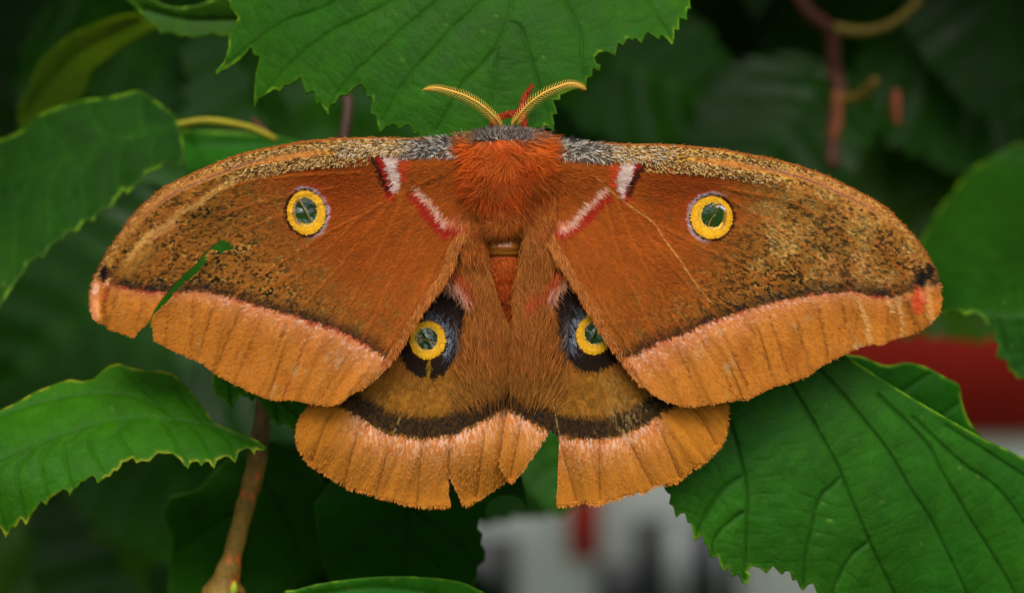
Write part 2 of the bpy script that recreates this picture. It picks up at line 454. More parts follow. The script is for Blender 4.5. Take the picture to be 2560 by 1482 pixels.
# large leaf low on the right, its veins sunk in and their groove shade also tinted dark
sH = 0.42629
low = tr([(300, 600), (150, 760), (140, 825), (145, 850), (165, 875), (180, 880), (170, 935), (195, 950), (212, 1022), (240, 990), (265, 990), (278, 1045), (300, 1050), (320, 1152), (350, 1120), (365, 1120), (376, 1168), (395, 1180), (420, 1255), (455, 1235), (470, 1290), (492, 1335),
      (520, 1300), (540, 1365), (575, 1345), (600, 1390), (627, 1414), (648, 1350), (625, 1330), (660, 1300), (700, 1312), (742, 1345), (780, 1298), (835, 1355), (850, 1330), (880, 1330), (896, 1385), (920, 1380), (955, 1445), (985, 1410), (1015, 1398), (1040, 1459),
      (1060, 1540), (1200, 1640), (1700, 1760), (2300, 1800), (2480, 1400), (2470, 790), (2350, 715), (2252, 668), (2150, 615), (2030, 562), (1900, 490), (1700, 375), (1500, 255), (1350, 160), (1200, 60), (1000, -60), (500, 100)], 1600, 860, sH)
lv = [tr(p, 1600, 860, sH) for p in (
      [(700, -100), (880, 230), (1000, 430), (1140, 680), (1185, 780), (1260, 960), (1340, 1150), (1400, 1280), (1490, 1459), (1550, 1600)],
      [(1180, 775), (1130, 830), (1060, 890), (1010, 1050), (970, 1250), (950, 1420)], [(1340, 1150), (1230, 1250), (1150, 1400), (1120, 1520)],
      [(450, 250), (520, 440), (590, 680), (630, 880), (620, 1100), (612, 1380)], [(590, 780), (480, 850), (400, 960), (350, 1060), (325, 1140)], [(600, 990), (480, 1080), (430, 1160), (420, 1240)],
      [(900, 0), (1110, 210), (1250, 370), (1340, 480), (1450, 620), (1600, 870), (1700, 1020), (1860, 1340), (1980, 1600)],
      [(1400, 300), (1670, 570), (1760, 730), (1850, 880), (1950, 1050), (2040, 1190), (2130, 1340), (2250, 1550)],
      [(1600, 430), (1880, 690), (2080, 830), (2220, 1000), (2400, 1300)], [(1800, 480), (2050, 640), (2300, 800)])]
leaf('leaf', low, lv, plane(0.012, 1900, 1100, 0.004, -0.012, 0.03, 0.03), (36, 86, 14), step=4.0, vtint=0.62, groove=0.00035, puff=0.0007, vw=4.0, seed=8, specks=30, tspace=40)
# its neighbour curling up behind it
lowb = tr([(1000, -60), (1200, 55), (1300, 72), (1440, 125), (1560, 108), (1650, 125), (1720, 155), (1800, 200), (1872, 240), (1885, 320), (1925, 440), (1990, 530), (2040, 590), (2150, 680), (2000, 800), (1500, 600), (1200, 400), (950, 200)], 1600, 860, sH)
leaf('leaf', lowb, [tr([(1000, 100), (1500, 300), (2000, 560)], 1600, 860, sH), tr([(1500, 300), (1700, 170)], 1600, 860, sH), tr([(1750, 430), (1880, 330)], 1600, 860, sH)], plane(0.034, 2200, 1000, 0.012, 0.0, 0.02), (24, 76, 4), puff=0.0006, step=6, seed=12, specks=4, sharp=False)

# leaf low on the left, seen edge on with spiny teeth
sF = 0.42631
lo = tr([(-260, 520), (-100, 425), (0, 385), (100, 340), (200, 280), (330, 230), (410, 205), (480, 217), (550, 203), (590, 165), (640, 125), (700, 112), (770, 138), (850, 152), (950, 155), (1020, 175), (1100, 250), (1180, 350), (1250, 452), (1330, 490), (1450, 530), (1520, 568), (1562, 605), (1540, 625),
      (1500, 612), (1496, 660), (1475, 620), (1450, 605), (1400, 630), (1378, 694), (1345, 660), (1318, 655), (1270, 680), (1256, 732), (1225, 683), (1200, 690), (1180, 716), (1160, 685), (1120, 690), (1102, 732), (1080, 705), (1060, 675), (1010, 638), (960, 640), (925, 635), (900, 660), (872, 688), (830, 682), (797, 696), (778, 665),
      (740, 685), (715, 690), (705, 720), (680, 745), (670, 735), (640, 778), (620, 775), (570, 822), (560, 785), (543, 768), (510, 790), (490, 810), (480, 800), (450, 842), (430, 850), (409, 888), (395, 860), (373, 848), (320, 885), (290, 905), (270, 945), (255, 930), (240, 920), (210, 965), (190, 990), (150, 1066), (140, 1035), (120, 1018), (100, 1060), (85, 1078), (70, 1070), (32, 1136), (20, 1095), (0, 1075), (-150, 1020), (-300, 900)], 0, 860, sF)
lov = [tr(p, 0, 860, sF) for p in ([(-250, 850), (0, 700), (300, 560), (600, 460), (930, 438), (1250, 490), (1540, 605)], [(0, 420), (300, 330), (600, 290), (850, 330), (1020, 430)], [(700, 120), (850, 270), (1000, 410)], [(1010, 180), (1060, 300), (1200, 470)],
      [(1250, 490), (1340, 560), (1375, 670)], [(1120, 470), (1190, 560), (1250, 700)], [(950, 445), (1010, 540), (1090, 700)], [(760, 450), (700, 530), (790, 680)], [(600, 465), (520, 560), (600, 760)], [(480, 500), (380, 620), (420, 850)], [(330, 550), (240, 680), (280, 910)], [(200, 605), (100, 740), (150, 1030)], [(50, 680), (-40, 800), (35, 1100)])]
leaf('leaf', lo, lov, lambda x, y: 0.013 + 0.0000667 * 30 * np.logaddexp(0, (1170 - y) / 30.0) + 0.004 * (500 - x) / 1000, (38, 88, 4), step=4.0, vtint=0.85, groove=0.0003, puff=0.0005, vw=5, seed=21, specks=14, edge=(150, 160, 40))

# broad leaf on the left with its stalk
sE = 0.47985
lf = tr([(-320, 520), (-120, 360), (0, 310), (60, 290), (100, 268), (200, 180), (300, 142), (420, 105), (560, 90), (650, 70), (720, 50), (770, 78), (840, 130), (905, 178), (928, 230), (950, 300), (965, 400), (945, 445), (900, 452), (860, 428), (840, 455), (800, 470), (760, 482), (752, 500), (745, 525), (715, 548), (700, 565), (680, 570), (662, 595), (640, 568), (622, 600), (600, 622), (590, 650), (560, 675), (550, 665),
      (520, 692), (505, 705), (480, 738), (455, 735), (430, 742), (410, 775), (390, 795), (370, 780), (340, 802), (325, 835), (305, 838), (280, 855), (262, 868), (240, 905), (215, 938), (205, 915), (180, 930), (165, 945), (140, 955), (128, 1000), (100, 1030), (80, 1060), (60, 1085), (40, 1110), (22, 1155), (5, 1165), (-40, 1250), (-300, 1200)], 0, 200, sE)
lfv = [tr(p, 0, 200, sE) for p in ([(940, 235), (700, 290), (450, 350), (200, 460), (0, 550), (-200, 660)], [(800, 270), (780, 380), (800, 460)], [(650, 300), (600, 420), (610, 600)], [(500, 340), (420, 500), (440, 730)], [(350, 390), (250, 560), (260, 850)], [(200, 460), (80, 680), (70, 1060)],
       [(750, 275), (720, 180), (720, 70)], [(560, 320), (480, 220), (440, 115)], [(360, 385), (260, 280), (200, 195)])]
leaf('leaf', lf, lfv, lambda x, y: 0.062 + 0.02 * np.clip((450 - y) / 400, -1, 1) + 0.012 * (200 - x) / 400, (25, 61, 6), step=6, vtint=1.28, groove=-0.0002, puff=0.0005, vw=8, seed=31, specks=6)
# yellow-green leaf curled behind it
lo6 = tr([(150, 1050), (160, 900), (250, 700), (330, 520), (480, 370), (650, 260), (900, 160), (1100, 120), (1180, 150), (1250, 205), (1300, 245), (1100, 350), (900, 480), (750, 620), (700, 740), (640, 850), (500, 1000), (300, 1100)], 0, 0, sA)
leaf('leaf', lo6, [tr([(200, 950), (600, 480), (1180, 170)], 0, 0, sA)], lambda x, y: 0.105 + 0.03 * (300 - x) / 300 + 0.00002 * (y - 150), (62, 88, 5), step=6, seed=41, specks=0, sharp=False, puff=0.0025, edge=(110, 140, 10))
# lobe of a leaf running out of the top edge
l1b = tr([(950, -120), (1000, -30), (1120, 60), (1180, 130), (1240, 180), (1310, 250), (1330, 295), (1370, 275), (1410, 270), (1450, 285), (1490, 310), (1540, 290), (1590, 325), (1680, 305), (1760, 290), (1850, 300), (2050, 330), (2300, 200), (2300, -100), (1900, -80), (1800, -20), (1640, 45), (1480, 65), (1350, 40), (1250, -20), (1150, -130)], 0, 0, sA)
leaf('leaf', l1b, [tr([(1200, 80), (1600, 170), (2200, 150)], 0, 0, sA)], lambda x, y: 0.052 + 0 * x, (42, 78, 8), step=6, seed=43, specks=0, puff=0.0014)
# leaf behind the left forewing, showing through the tear and the eyespot
l5 = [(448, 330), (520, 328), (640, 335), (730, 350), (900, 420), (930, 560), (900, 700), (820, 860), (700, 900), (560, 860), (470, 820), (400, 840), (360, 780), (372, 690), (400, 600), (440, 520), (470, 440), (452, 380)]
leaf('leaf', l5, [[(460, 330), (600, 560), (700, 880)], [(520, 430), (640, 420), (760, 460)], [(560, 500), (500, 580), (400, 720)], [(640, 640), (760, 640), (880, 620)]], lambda x, y: 0.030 + 0.06 * ss(560, 360, y) + 0.01 * ss(500, 380, x), (38, 90, 16), step=6, seed=47, specks=0, sharp=False)
# leaf behind the right forewing, seen through its eyespot
l5r = [(1560, 420), (1800, 400), (2050, 470), (2180, 640), (2050, 800), (1800, 860), (1600, 780), (1500, 600)]
leaf('leaf', l5r, [[(1500, 560), (1800, 600), (2150, 650)]], lambda x, y: 0.034 + 0.0 * x, (36, 84, 16), step=8, seed=48, specks=0, sharp=False)
# leaf behind the hindwings, seen through their eyespots
l5h = [(930, 640), (1100, 560), (1400, 560), (1600, 660), (1640, 860), (1560, 960), (1340, 980), (1330, 1040), (1150, 1030), (960, 960), (900, 800)]
leaf('leaf', l5h, [[(900, 780), (1280, 800), (1640, 840)]], lambda x, y: 0.026 + 0.0 * x, (44, 110, 16), step=8, seed=49, specks=10, sharp=False)
# leaf on the right, its toothed lower edge in front of the red cladding
sR = 0.3427
r7 = tr([(650, 300), (760, 330), (820, 380), (870, 430), (900, 402), (960, 395), (1000, 405), (1030, 432), (1060, 415), (1110, 408), (1150, 440), (1180, 462), (1185, 515), (1215, 530), (1252, 545), (1245, 590), (1250, 625), (1278, 642), (1265, 700), (1258, 745), (1300, 750), (1335, 762), (1345, 810), (1352, 832), (1390, 852), (1400, 880), (1412, 905), (1459, 885),
      (1560, 940), (1700, 1020), (1950, 700), (1950, -300), (1700, -800), (1400, -820), (1050, -620), (800, -300), (650, 0)], 2060, 640, sR)
r7v = [tr(p, 2060, 640, sR) for p in ([(650, 100), (1000, -100), (1300, -500), (1500, -850)], [(700, 150), (1000, 200), (1200, 480)], [(850, 60), (1150, 150), (1330, 700)], [(1000, -100), (1300, 100), (1459, 800)], [(1150, -280), (1450, -50), (1700, 600)])]
leaf('leaf', r7, r7v, lambda x, y: 0.058 + 0.12 * ss(800, 380, y) + 0.04 * ss(2420, 2150, x), (27, 66, 8), step=6, seed=53, specks=8, vtint=1.1, puff=0.0007)
# small toothed leaf under the left forewing
sG = 0.39894
l8 = tr([(330, 60), (328, 120), (325, 165), (345, 195), (352, 215), (385, 245), (400, 250), (425, 280), (450, 315), (455, 280), (470, 250), (485, 250), (500, 220), (525, 232), (545, 225), (580, 260), (590, 235), (612, 232), (640, 300), (655, 300), (685, 345), (690, 370), (720, 385), (740, 415), (765, 395), (790, 400), (815, 440), (840, 440), (875, 480), (1000, 400), (1000, 150), (700, -80), (400, -80)], 400, 900, sG)
leaf('leaf', l8, [tr(p, 400, 900, sG) for p in ([(380, 0), (600, 130), (900, 380)], [(450, 60), (440, 180), (450, 290)], [(620, 150), (720, 260), (740, 400)], [(540, 100), (560, 170), (590, 250)])], lambda x, y: 0.021 + 0 * x, (42, 100, 14), step=4, seed=57, specks=0)
# dark leaves below the moth
l9 = tr([(1250, 500), (1050, 780), (960, 900), (1000, 1200), (1080, 1459), (1100, 1600), (1700, 1700), (1990, 1600), (1985, 1459), (1968, 1400), (1990, 1350), (1988, 1290), (2035, 1255), (2038, 1200), (2010, 1150), (2022, 1092), (1988, 1060), (1998, 990), (2042, 982), (2040, 935), (2062, 888), (2100, 860), (2140, 845), (2180, 850), (2230, 850), (2265, 870), (2290, 910), (2304, 945), (2296, 880), (2285, 800), (2270, 740), (2230, 600), (1900, 450)], 400, 900, sG)
leaf('leaf', l9, [tr(p, 400, 900, sG) for p in ([(1500, 500), (1560, 900), (1500, 1600)], [(1550, 900), (1800, 1100), (1990, 1280)], [(1540, 1100), (1750, 1300), (1900, 1500)])], lambda x, y: 0.028 + 0.02 * ss(1250, 1480, y), (24, 70, 6), step=5, seed=61, specks=0, edge=(60, 100, 20))
l10 = tr([(560, 560), (480, 620), (420, 620), (330, 700), (250, 800), (180, 830), (60, 850), (20, 950), (80, 1100), (60, 1300), (40, 1500), (300, 1640), (700, 1600), (800, 1470), (830, 1430), (860, 1380), (900, 1350), (905, 1300), (950, 1238), (985, 1235), (1022, 1268), (1020, 1200), (1045, 1170), (1040, 1080), (1050, 1000), (1040, 900), (1050, 790), (1000, 720), (900, 600), (700, 500)], 400, 900, sG)
leaf('leaf', l10, [tr(p, 400, 900, sG) for p in ([(640, 520), (560, 1000), (500, 1600)], [(620, 700), (800, 1000), (900, 1300)], [(560, 900), (300, 1050), (100, 1200)])], lambda x, y: 0.052 + 0.01 * ss(1200, 1480, y), (30, 76, 5), step=6, seed=67, specks=0, edge=(60, 100, 20))
l11 = tr([(780, 1459), (850, 1438), (1000, 1400), (1250, 1366), (1500, 1354), (1800, 1372), (1960, 1420), (2050, 1520), (1600, 1700), (900, 1620)], 400, 900, sG)
leaf('leaf', l11, [tr([(800, 1500), (1400, 1420), (2000, 1520)], 400, 900, sG)], lambda x, y: 0.020 + 0 * x, (36, 92, 10), step=6, seed=71, specks=3, sharp=False)

# the twig
tw = curve([(668, 900), (662, 980), (655, 1040), (648, 1110), (641, 1160), (630, 1205), (613, 1265), (596, 1330), (578, 1400), (565, 1450), (558, 1500), (545, 1580)], 14)
tl = np.linspace(0, 1, len(tw))
hw = np.interp(tw[:, 1], [900, 1040, 1120, 1165, 1250, 1340, 1400, 1440, 1475, 1520, 1580], [18, 20, 24, 25, 23, 22.5, 25, 33, 52, 66, 40])
td = 0.033 + 0.012 * (tw[:, 1] < 1000)
P = at(tw[:, 0], tw[:, 1], np.full(len(tw), 0.034))
co, q, t = tube(P, hw * PX * (D + 0.034) / D * (1 + 0.05 * np.sin(tl * 60)), 40)
pxx = co[:, 0] / PX / ((D + co[:, 1]) / D) + CX; pyy = CY - (co[:, 2] - Z0) / PX / ((D + co[:, 1]) / D)
tc = lin((122, 92, 24))[None, :] * (0.55 + 0.9 * fbm(pxx * 2, pyy, 22, 91))[:, None]
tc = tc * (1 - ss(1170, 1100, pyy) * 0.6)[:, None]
for (lx, ly) in tr([(2050, 620), (2125, 645), (2195, 590), (2200, 645), (1935, 1175), (2010, 1165), (2025, 1205), (2015, 1325), (1960, 1375), (2120, 870), (2175, 470)], 0, 1050, 0.29611):
    m = np.exp(-(((pxx - lx) / 4.4) ** 2 + ((pyy - ly) / 9.0) ** 2))[:, None] * (co[:, 1] < 0.0345)[:, None]
    tc = tc * (1 - m) + lin((220, 88, 24))[None, :] * m
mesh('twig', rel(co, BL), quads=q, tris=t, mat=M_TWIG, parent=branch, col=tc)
# bud at the foot of the twig
th = np.linspace(0, 1, 12)
co, q, t = tube(at(582 + 6 * th, 1490 - 40 * th, 0.030 + 0 * th), np.sin(np.pi * (0.12 + 0.86 * th)) * 11 * PX, 16)
mesh('bud', rel(co, BL), quads=q, tris=t, mat=M_TWIG, parent=branch, col=np.tile(lin((150, 165, 30)), (len(co), 1)))
def stalk(pts, y, w, color, parent=branch, loc=BL, name='leaf_stalk'):
    c = curve(pts, 8); k = np.linspace(0, 1, len(c))
    yy = np.interp(k, np.linspace(0, 1, len(y)), y)
    co, q, t = tube(at(c[:, 0], c[:, 1], yy), np.interp(k, np.linspace(0, 1, len(w)), w) * PX * (D + yy) / D, 12)
    cc = lin(color)[None, :] * (0.8 + 0.4 * fbm(co[:, 0] / PX, co[:, 2] / PX, 30, 5))[:, None]
    return mesh(name, rel(co, loc), quads=q, tris=t, mat=M_TWIG, parent=parent, col=cc)
stalk([(440, 314), (470, 308), (513, 303), (573, 309), (633, 323), (690, 350)], [0.068, 0.072, 0.075], [9, 10, 8], (150, 140, 10))
stalk([(690, 350), (650, 318), (632, 300)], [0.08, 0.085], [7, 6], (80, 40, 20))
stalk([(850, 210), (870, 260), (860, 345), (840, 480)], [0.07, 0.06], [14, 15], (60, 38, 18), name='side_twig')
stalk([(672, 905), (690, 700), (760, 500), (850, 350)], [0.034, 0.05, 0.065], [18, 16, 14], (70, 48, 18), name='side_twig')

# ------------------------------------------------------------------ the shrub behind
shrub = empty('hazel_shrub', (0.0, 0.45, 0.0))
tag(shrub, 'dark out-of-focus hazel shrub filling the background behind the moth', 'shrub')
SL = np.array(shrub.location)

def generic_leaf(seed, L=0.09, Wd=0.07, nl=34, nw=13, teeth=True):
    t = np.linspace(0, 1, nl); u = np.linspace(-1, 1, nw)
    T, U = np.meshgrid(t, u, indexing='ij')
    wid = Wd / 2 * (np.sin(np.pi * np.clip(T, 0, 1) ** 0.72) ** 0.8 * (1 - 0.15 * T) + 0.02)
    edge = np.abs(U) ** 6
    saw = (((T * 17 + 0.3 * seed) % 1.0) - 0.5) * 0.16 + (((T * 6) % 1.0) - 0.5) * 0.10
    wid = wid * (1 + edge * saw * teeth)
    x = U * wid; y = T * L
    z = -0.10 * L * (T - 0.4) ** 2 * 2 + 0.25 * np.abs(x) * 0.5 - 0.0018 * np.abs(np.sin((T * 7 - np.abs(U) * 1.3) * np.pi)) + 0.006 * (vn(x, y, 0.03, seed) - 0.5)
    co = np.stack([x, y, z], -1).reshape(-1, 3)
    i, j = np.meshgrid(np.arange(nl - 1), np.arange(nw - 1), indexing='ij')
    q = np.stack([i * nw + j, i * nw + j + 1, (i + 1) * nw + j + 1, (i + 1) * nw + j], -1).reshape(-1, 4)
    return co, q, U.ravel(), T.ravel()

protos = []
for k, base in enumerate([(32, 76, 5), (34, 76, 10), (24, 60, 4), (50, 86, 3)]):
    co, q, u, t = generic_leaf(k)
    c = lin(base)[None, :] * (0.8 + 0.4 * fbm(co[:, 0], co[:, 1], 0.03, k))[:, None]
    c = c * (1 + 0.35 * np.exp(-(u / 0.07) ** 2))[:, None]
    me = mesh('leaf', co, quads=q, mat=M_LEAFB, col=c)
    protos.append(me.data); bpy.data.objects.remove(me)

def put_leaf(px, py, y, size, n, tip, k):
    """leaf whose middle projects to px,py; n = facing normal, tip = direction of its tip"""
    n = Vector(n).normalized(); tip = Vector(tip); tip = (tip - n * tip.dot(n)).normalized()
    s = tip.cross(n)
    o = bpy.data.objects.new('leaf', protos[k % len(protos)])
    c = Vector(at(px, py, y)) - tip * (0.045 * size)
    from mathutils import Matrix
    m = Matrix((s, tip, n)).transposed().to_4x4()
    m.translation = c - Vector(SL)
    sc.collection.objects.link(o); o.parent = shrub
    o.matrix_local = m @ Matrix.Scale(size, 4)
    return o

# leaves one can make out as blurred patches (px, py, depth, size, normal, tip direction)
for k, a_ in enumerate([
    (1650, 205, .27, .75, (.1, -.93, .36), (.9, -.2, -.3)), (2020, 288, .27, .45, (.0, -.93, .36), (.8, -.3, -.2)),
    (1920, 375, .25, .75, (-.2, -.9, .4), (-.5, -.2, -.7)), (1880, 80, .40, 1.3, (.1, -.97, .16), (.7, -.1, -.4)),
    (1780, 290, .42, 1.2, (.3, -1, .1), (-.6, 0, -.8)), (2460, 240, .28, .9, (-.1, -.95, .28), (.6, .1, -.7)),
    (2510, 60, .26, .8, (-.3, -.95, .2), (.2, .1, -1)), (2330, 120, .36, 1.2, (.3, -1, .1), (-.4, 0, -1)),
    (2200, 250, .42, 1.3, (0, -1, .1), (.3, 0, -1)), (2130, 60, .34, .8, (.2, -.9, .4), (-.9, 0, -.5)),
    (2440, 440, .36, 1.0, (-.1, -.97, .2), (.9, -.2, -.4)), (2250, 400, .36, 1.2, (.1, -1, 0), (.5, 0, -.9)),
    (1480, 380, .40, 1.3, (.1, -1, .1), (-.6, 0, -.8)), (1500, 120, .45, 1.5, (-.2, -1, .2), (.5, 0, -.9)),
    (190, 800, .13, .8, (-.2, -1, .15), (-.8, 0, -.6)), (70, 720, .24, 1.0, (.2, -1, -.25), (-.6, 0, -.8)),
    (280, 600, .16, .8, (.1, -1, .2), (.2, 0, -1)), (360, 925, .30, .8, (.1, -.97, .22), (.9, -.2, -.3)),
    (500, 905, .22, .8, (.2, -.8, .4), (.9, 0, -.5)), (130, 20, .34, 1.0, (.1, -.97, .22), (.9, -.2, -.3)),
    (260, 90, .30, 1.2, (.2, -1, .1), (-.3, 0, -.9)), (420, 220, .20, 1.0, (-.2, -1, .2), (.7, 0, -.7)),
    (60, 180, .26, 1.2, (.1, -1, 0), (-.4, 0, -.9)), (560, 240, .26, 1.0, (.1, -1, .1), (.4, 0, -.9)),
    (800, 300, .20, 1.0, (.1, -1, .05), (.1, 0, -1)), (190, 1270, .34, 1.1, (.2, -1, -.05), (-.6, 0, -.8)),
    (320, 1420, .26, .9, (.1, -1, .1), (-.3, 0, -.9)), (80, 1400, .26, 1.2, (0, -1, .1), (.4, 0, -.9)),
    (430, 1180, .24, .8, (-.1, -1, -.05), (.5, 0, -.8)), (1380, 1105, .20, .42, (.0, -1, .2), (.1, 0, -1)),
    (1280, 1080, .30, .9, (.1, -1, .1), (-.6, 0, -.5)), (2300, 600, .30, 1.1, (-.2, -.9, .4), (.8, 0, -.6))]):
    put_leaf(*a_, k)
rr = np.random.default_rng(5)
def house_gap(px, py, mrg=0):
    return (px > 1090 - mrg and px < 1900 and py > 1040 - mrg) or (px > 2020 - mrg and py > 690 - mrg)
n = 0
while n < 190:
    y = rr.uniform(0.42, 0.95); px = rr.uniform(-300, 2860); py = rr.uniform(-300, 1780)
    if house_gap(px, py, 0.055 / (PX * (D + y) / D)): continue
    put_leaf(px, py, y, rr.uniform(0.9, 1.5), (rr.normal(0, .35), -1, rr.uniform(-.1, .8)), (rr.normal(0, .6), rr.normal(0, .2), -0.8), n)
    n += 1
# reddish stems with yellow stalks among them
for pts, y, w, c in [([(1960, -60), (2020, 30), (2075, 80), (2085, 180), (2100, 230), (2085, 300), (2080, 420)], [.2, .21, .2], [18, 20, 16], (66, 26, 8)),
                     ([(2090, 70), (2150, 80), (2230, 60), (2300, 0)], [.2, .19], [13, 11], (95, 80, 10)), ([(2100, 250), (2150, 240), (2190, 200)], [.2, .19], [14, 10], (100, 78, 8)),
                     ([(2242, 225), (2240, 260), (2242, 310)], [.19, .19], [10, 14, 10], (104, 42, 6)), ([(2090, 230), (2095, 300), (2082, 350)], [.19, .19], [14, 12], (104, 50, 8))]:
    stalk(pts, y, w, c, shrub, SL, 'stem')
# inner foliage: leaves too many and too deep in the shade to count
def foliage(name, pts, size, seed):
    r = np.random.default_rng(seed); N = len(pts)
    base = np.array([[0, 0, 0], [-.32, .3, .05], [.32, .3, .05], [-.30, .62, .02], [.30, .62, .02], [0, 1, -.12], [0, .33, 0], [0, .64, 0]])
    tri = np.array([[0, 6, 1], [0, 2, 6], [1, 6, 7], [1, 7, 3], [6, 2, 4], [6, 4, 7], [3, 7, 5], [7, 4, 5]])
    s = r.uniform(.7, 1.3, N)[:, None] * size
    nrm = np.stack([r.normal(0, .5, N), -np.ones(N) * .8 + r.normal(0, .5, N), r.uniform(-.1, 1.1, N)], -1); nrm /= np.linalg.norm(nrm, axis=1)[:, None]
    tip = np.stack([r.normal(0, .7, N), r.normal(0, .4, N), -np.ones(N)], -1)
    tip -= nrm * (tip * nrm).sum(1)[:, None]; tip /= np.linalg.norm(tip, axis=1)[:, None]
    sx = np.cross(tip, nrm)
    co = pts[:, None, :] + s[:, None] * (base[None, :, 0:1] * sx[:, None, :] + base[None, :, 1:2] * tip[:, None, :] + base[None, :, 2:3] * nrm[:, None, :])
    t = (tri[None] + (np.arange(N) * 8)[:, None, None]).reshape(-1, 3)
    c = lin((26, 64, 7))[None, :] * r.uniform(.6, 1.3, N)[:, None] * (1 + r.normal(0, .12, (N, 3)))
    o = mesh(name, rel(co.reshape(-1, 3), SL), tris=t, mat=M_LEAFB, parent=shrub, col=np.repeat(c, 8, 0))
    return tag(o, kind='stuff')
pts = []
while len(pts) < 8500:
    y = rr.uniform(0.55, 1.6); px = rr.uniform(-1800, 4600); py = rr.uniform(-600, 2200)
    if px < 2800 and house_gap(px, py, 0.06 / (PX * (D + y) / D)): continue
    pts.append(at(px, py, y))
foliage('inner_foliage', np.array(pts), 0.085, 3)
pts = []  # unseen leaves above the frame, added to shade the shrub behind the moth
while len(pts) < 7000:
    x = rr.uniform(-1.1, 1.1) - 0.45 * (rr.random() < .5); y = (0.05 if x < -0.015 else 0.14) + 1.5 * rr.random() ** 1.5; z = Z0 + rr.uniform(0.125 + 0.155 * y, 0.75)
    pts.append((x, y, z))
foliage('added_shade_foliage', np.array(pts), 0.085, 4)
# ------------------------------------------------------------------ the moth
moth = empty('moth', tuple(at(1262, 560, 0.0)))
tag(moth, 'large orange-brown moth with yellow-ringed eyespots, wings spread flat and torn', 'moth')
ML = np.array(moth.location)
K1 = (200, 320, 0.50713); K2 = (700, 320, 0.26048); K3 = (1240, 320, 0.26048); K4 = (1780, 320, 0.50713)
K5 = (900, 640, 0.29365); K6 = (720, 940, 0.24670); K7 = (1240, 940, 0.24672); K8 = (1020, 180, 0.19048)
T = lambda pts, k: tr(pts, *k)

# outlines (photograph pixels)
LF_COSTA = T([(1900, 110), (1750, 85), (1600, 85), (1300, 96), (1000, 92), (700, 92), (400, 110), (200, 130)], K2) + \
    [(700, 364), (655, 372), (603, 384), (530, 412), (470, 438), (413, 466), (372, 498), (337, 533), (306, 573), (276, 619), (251, 662), (233, 700), (225, 736)]
LF = LF_COSTA + T([(55, 890), (75, 945), (130, 972), (150, 995), (195, 1003), (215, 1015), (270, 1030), (285, 1005), (310, 985), (340, 955), (350, 928),
    (370, 890), (410, 835), (460, 775), (510, 720), (560, 680), (610, 620), (650, 585), (690, 555), (720, 550), (745, 570), (757, 597), (720, 605), (690, 627), (678, 605), (650, 600), (630, 613), (623, 660),
    (590, 702), (540, 747), (500, 780), (450, 835), (400, 890), (358, 935), (363, 1000), (370, 1045), (440, 1085), (520, 1120), (600, 1155), (650, 1195), (720, 1240), (800, 1275), (880, 1315), (960, 1338), (1050, 1338), (1130, 1355), (1200, 1365)], K1) + \
    T([(370, 300), (520, 278), (600, 215), (680, 160)], K6) + [(905, 973)] + T([(60, 1110), (150, 1030), (260, 920), (330, 840), (380, 750), (440, 650), (500, 540), (560, 450), (620, 360), (680, 270), (740, 180), (800, 60), (830, 0)], K5) + \
    [(1151, 606), (1180, 560), (1225, 500), (1225, 380)]
RF_COSTA = [(1330, 352)] + T([(600, 110), (730, 112), (900, 133), (1100, 145), (1300, 152), (1600, 155), (1850, 170), (2100, 195), (2300, 226)], K3) + \
    T([(220, 136), (340, 160), (450, 192), (560, 232), (660, 280), (760, 330), (850, 385), (920, 450), (980, 515), (1040, 590), (1085, 670), (1115, 740), (1130, 820)], K4)
RF = RF_COSTA + T([(1128, 880), (1110, 925), (1080, 960), (1040, 985), (990, 1015), (930, 1030), (870, 1050), (830, 1070), (780, 1065), (700, 1090), (620, 1130), (540, 1170), (470, 1220), (400, 1248), (300, 1275), (230, 1310), (170, 1338), (120, 1338)], K4) + \
    T([(2300, 262), (2100, 290), (1920, 305), (1800, 275), (1680, 230), (1580, 180), (1520, 120)], K7) + T([(2380, 1100), (2280, 980), (2190, 860), (2110, 750), (2040, 640), (1980, 540), (1910, 430), (1850, 310), (1780, 200), (1710, 80), (1660, 0)], K5) + \
    [(1362, 594), (1330, 560), (1300, 500), (1300, 380)]
LH = T([(210, 200), (210, 290), (160, 360), (120, 430), (95, 530), (90, 620), (110, 700), (150, 790), (230, 890), (340, 955), (460, 1030), (580, 1100), (640, 1135), (760, 1155), (850, 1183), (862, 1160), (890, 1205), (980, 1230), (1100, 1260), (1190, 1290), (1280, 1290), (1310, 1310), (1390, 1320), (1500, 1310), (1640, 1310),
    (1625, 1200), (1625, 1050), (1631, 975), (1680, 1080), (1740, 1200), (1785, 1305), (1850, 1285), (1950, 1230), (2060, 1150), (2160, 1080), (2220, 1030), (2260, 900)], K6) + \
    [(1288, 1080), (1290, 960)] + T([(1320, 860), (1305, 740), (1285, 640), (1240, 520), (1190, 380), (1140, 220), (1090, 60)], K5) + [(1213, 600), (1205, 540), (1120, 560), (980, 720), (860, 900)]
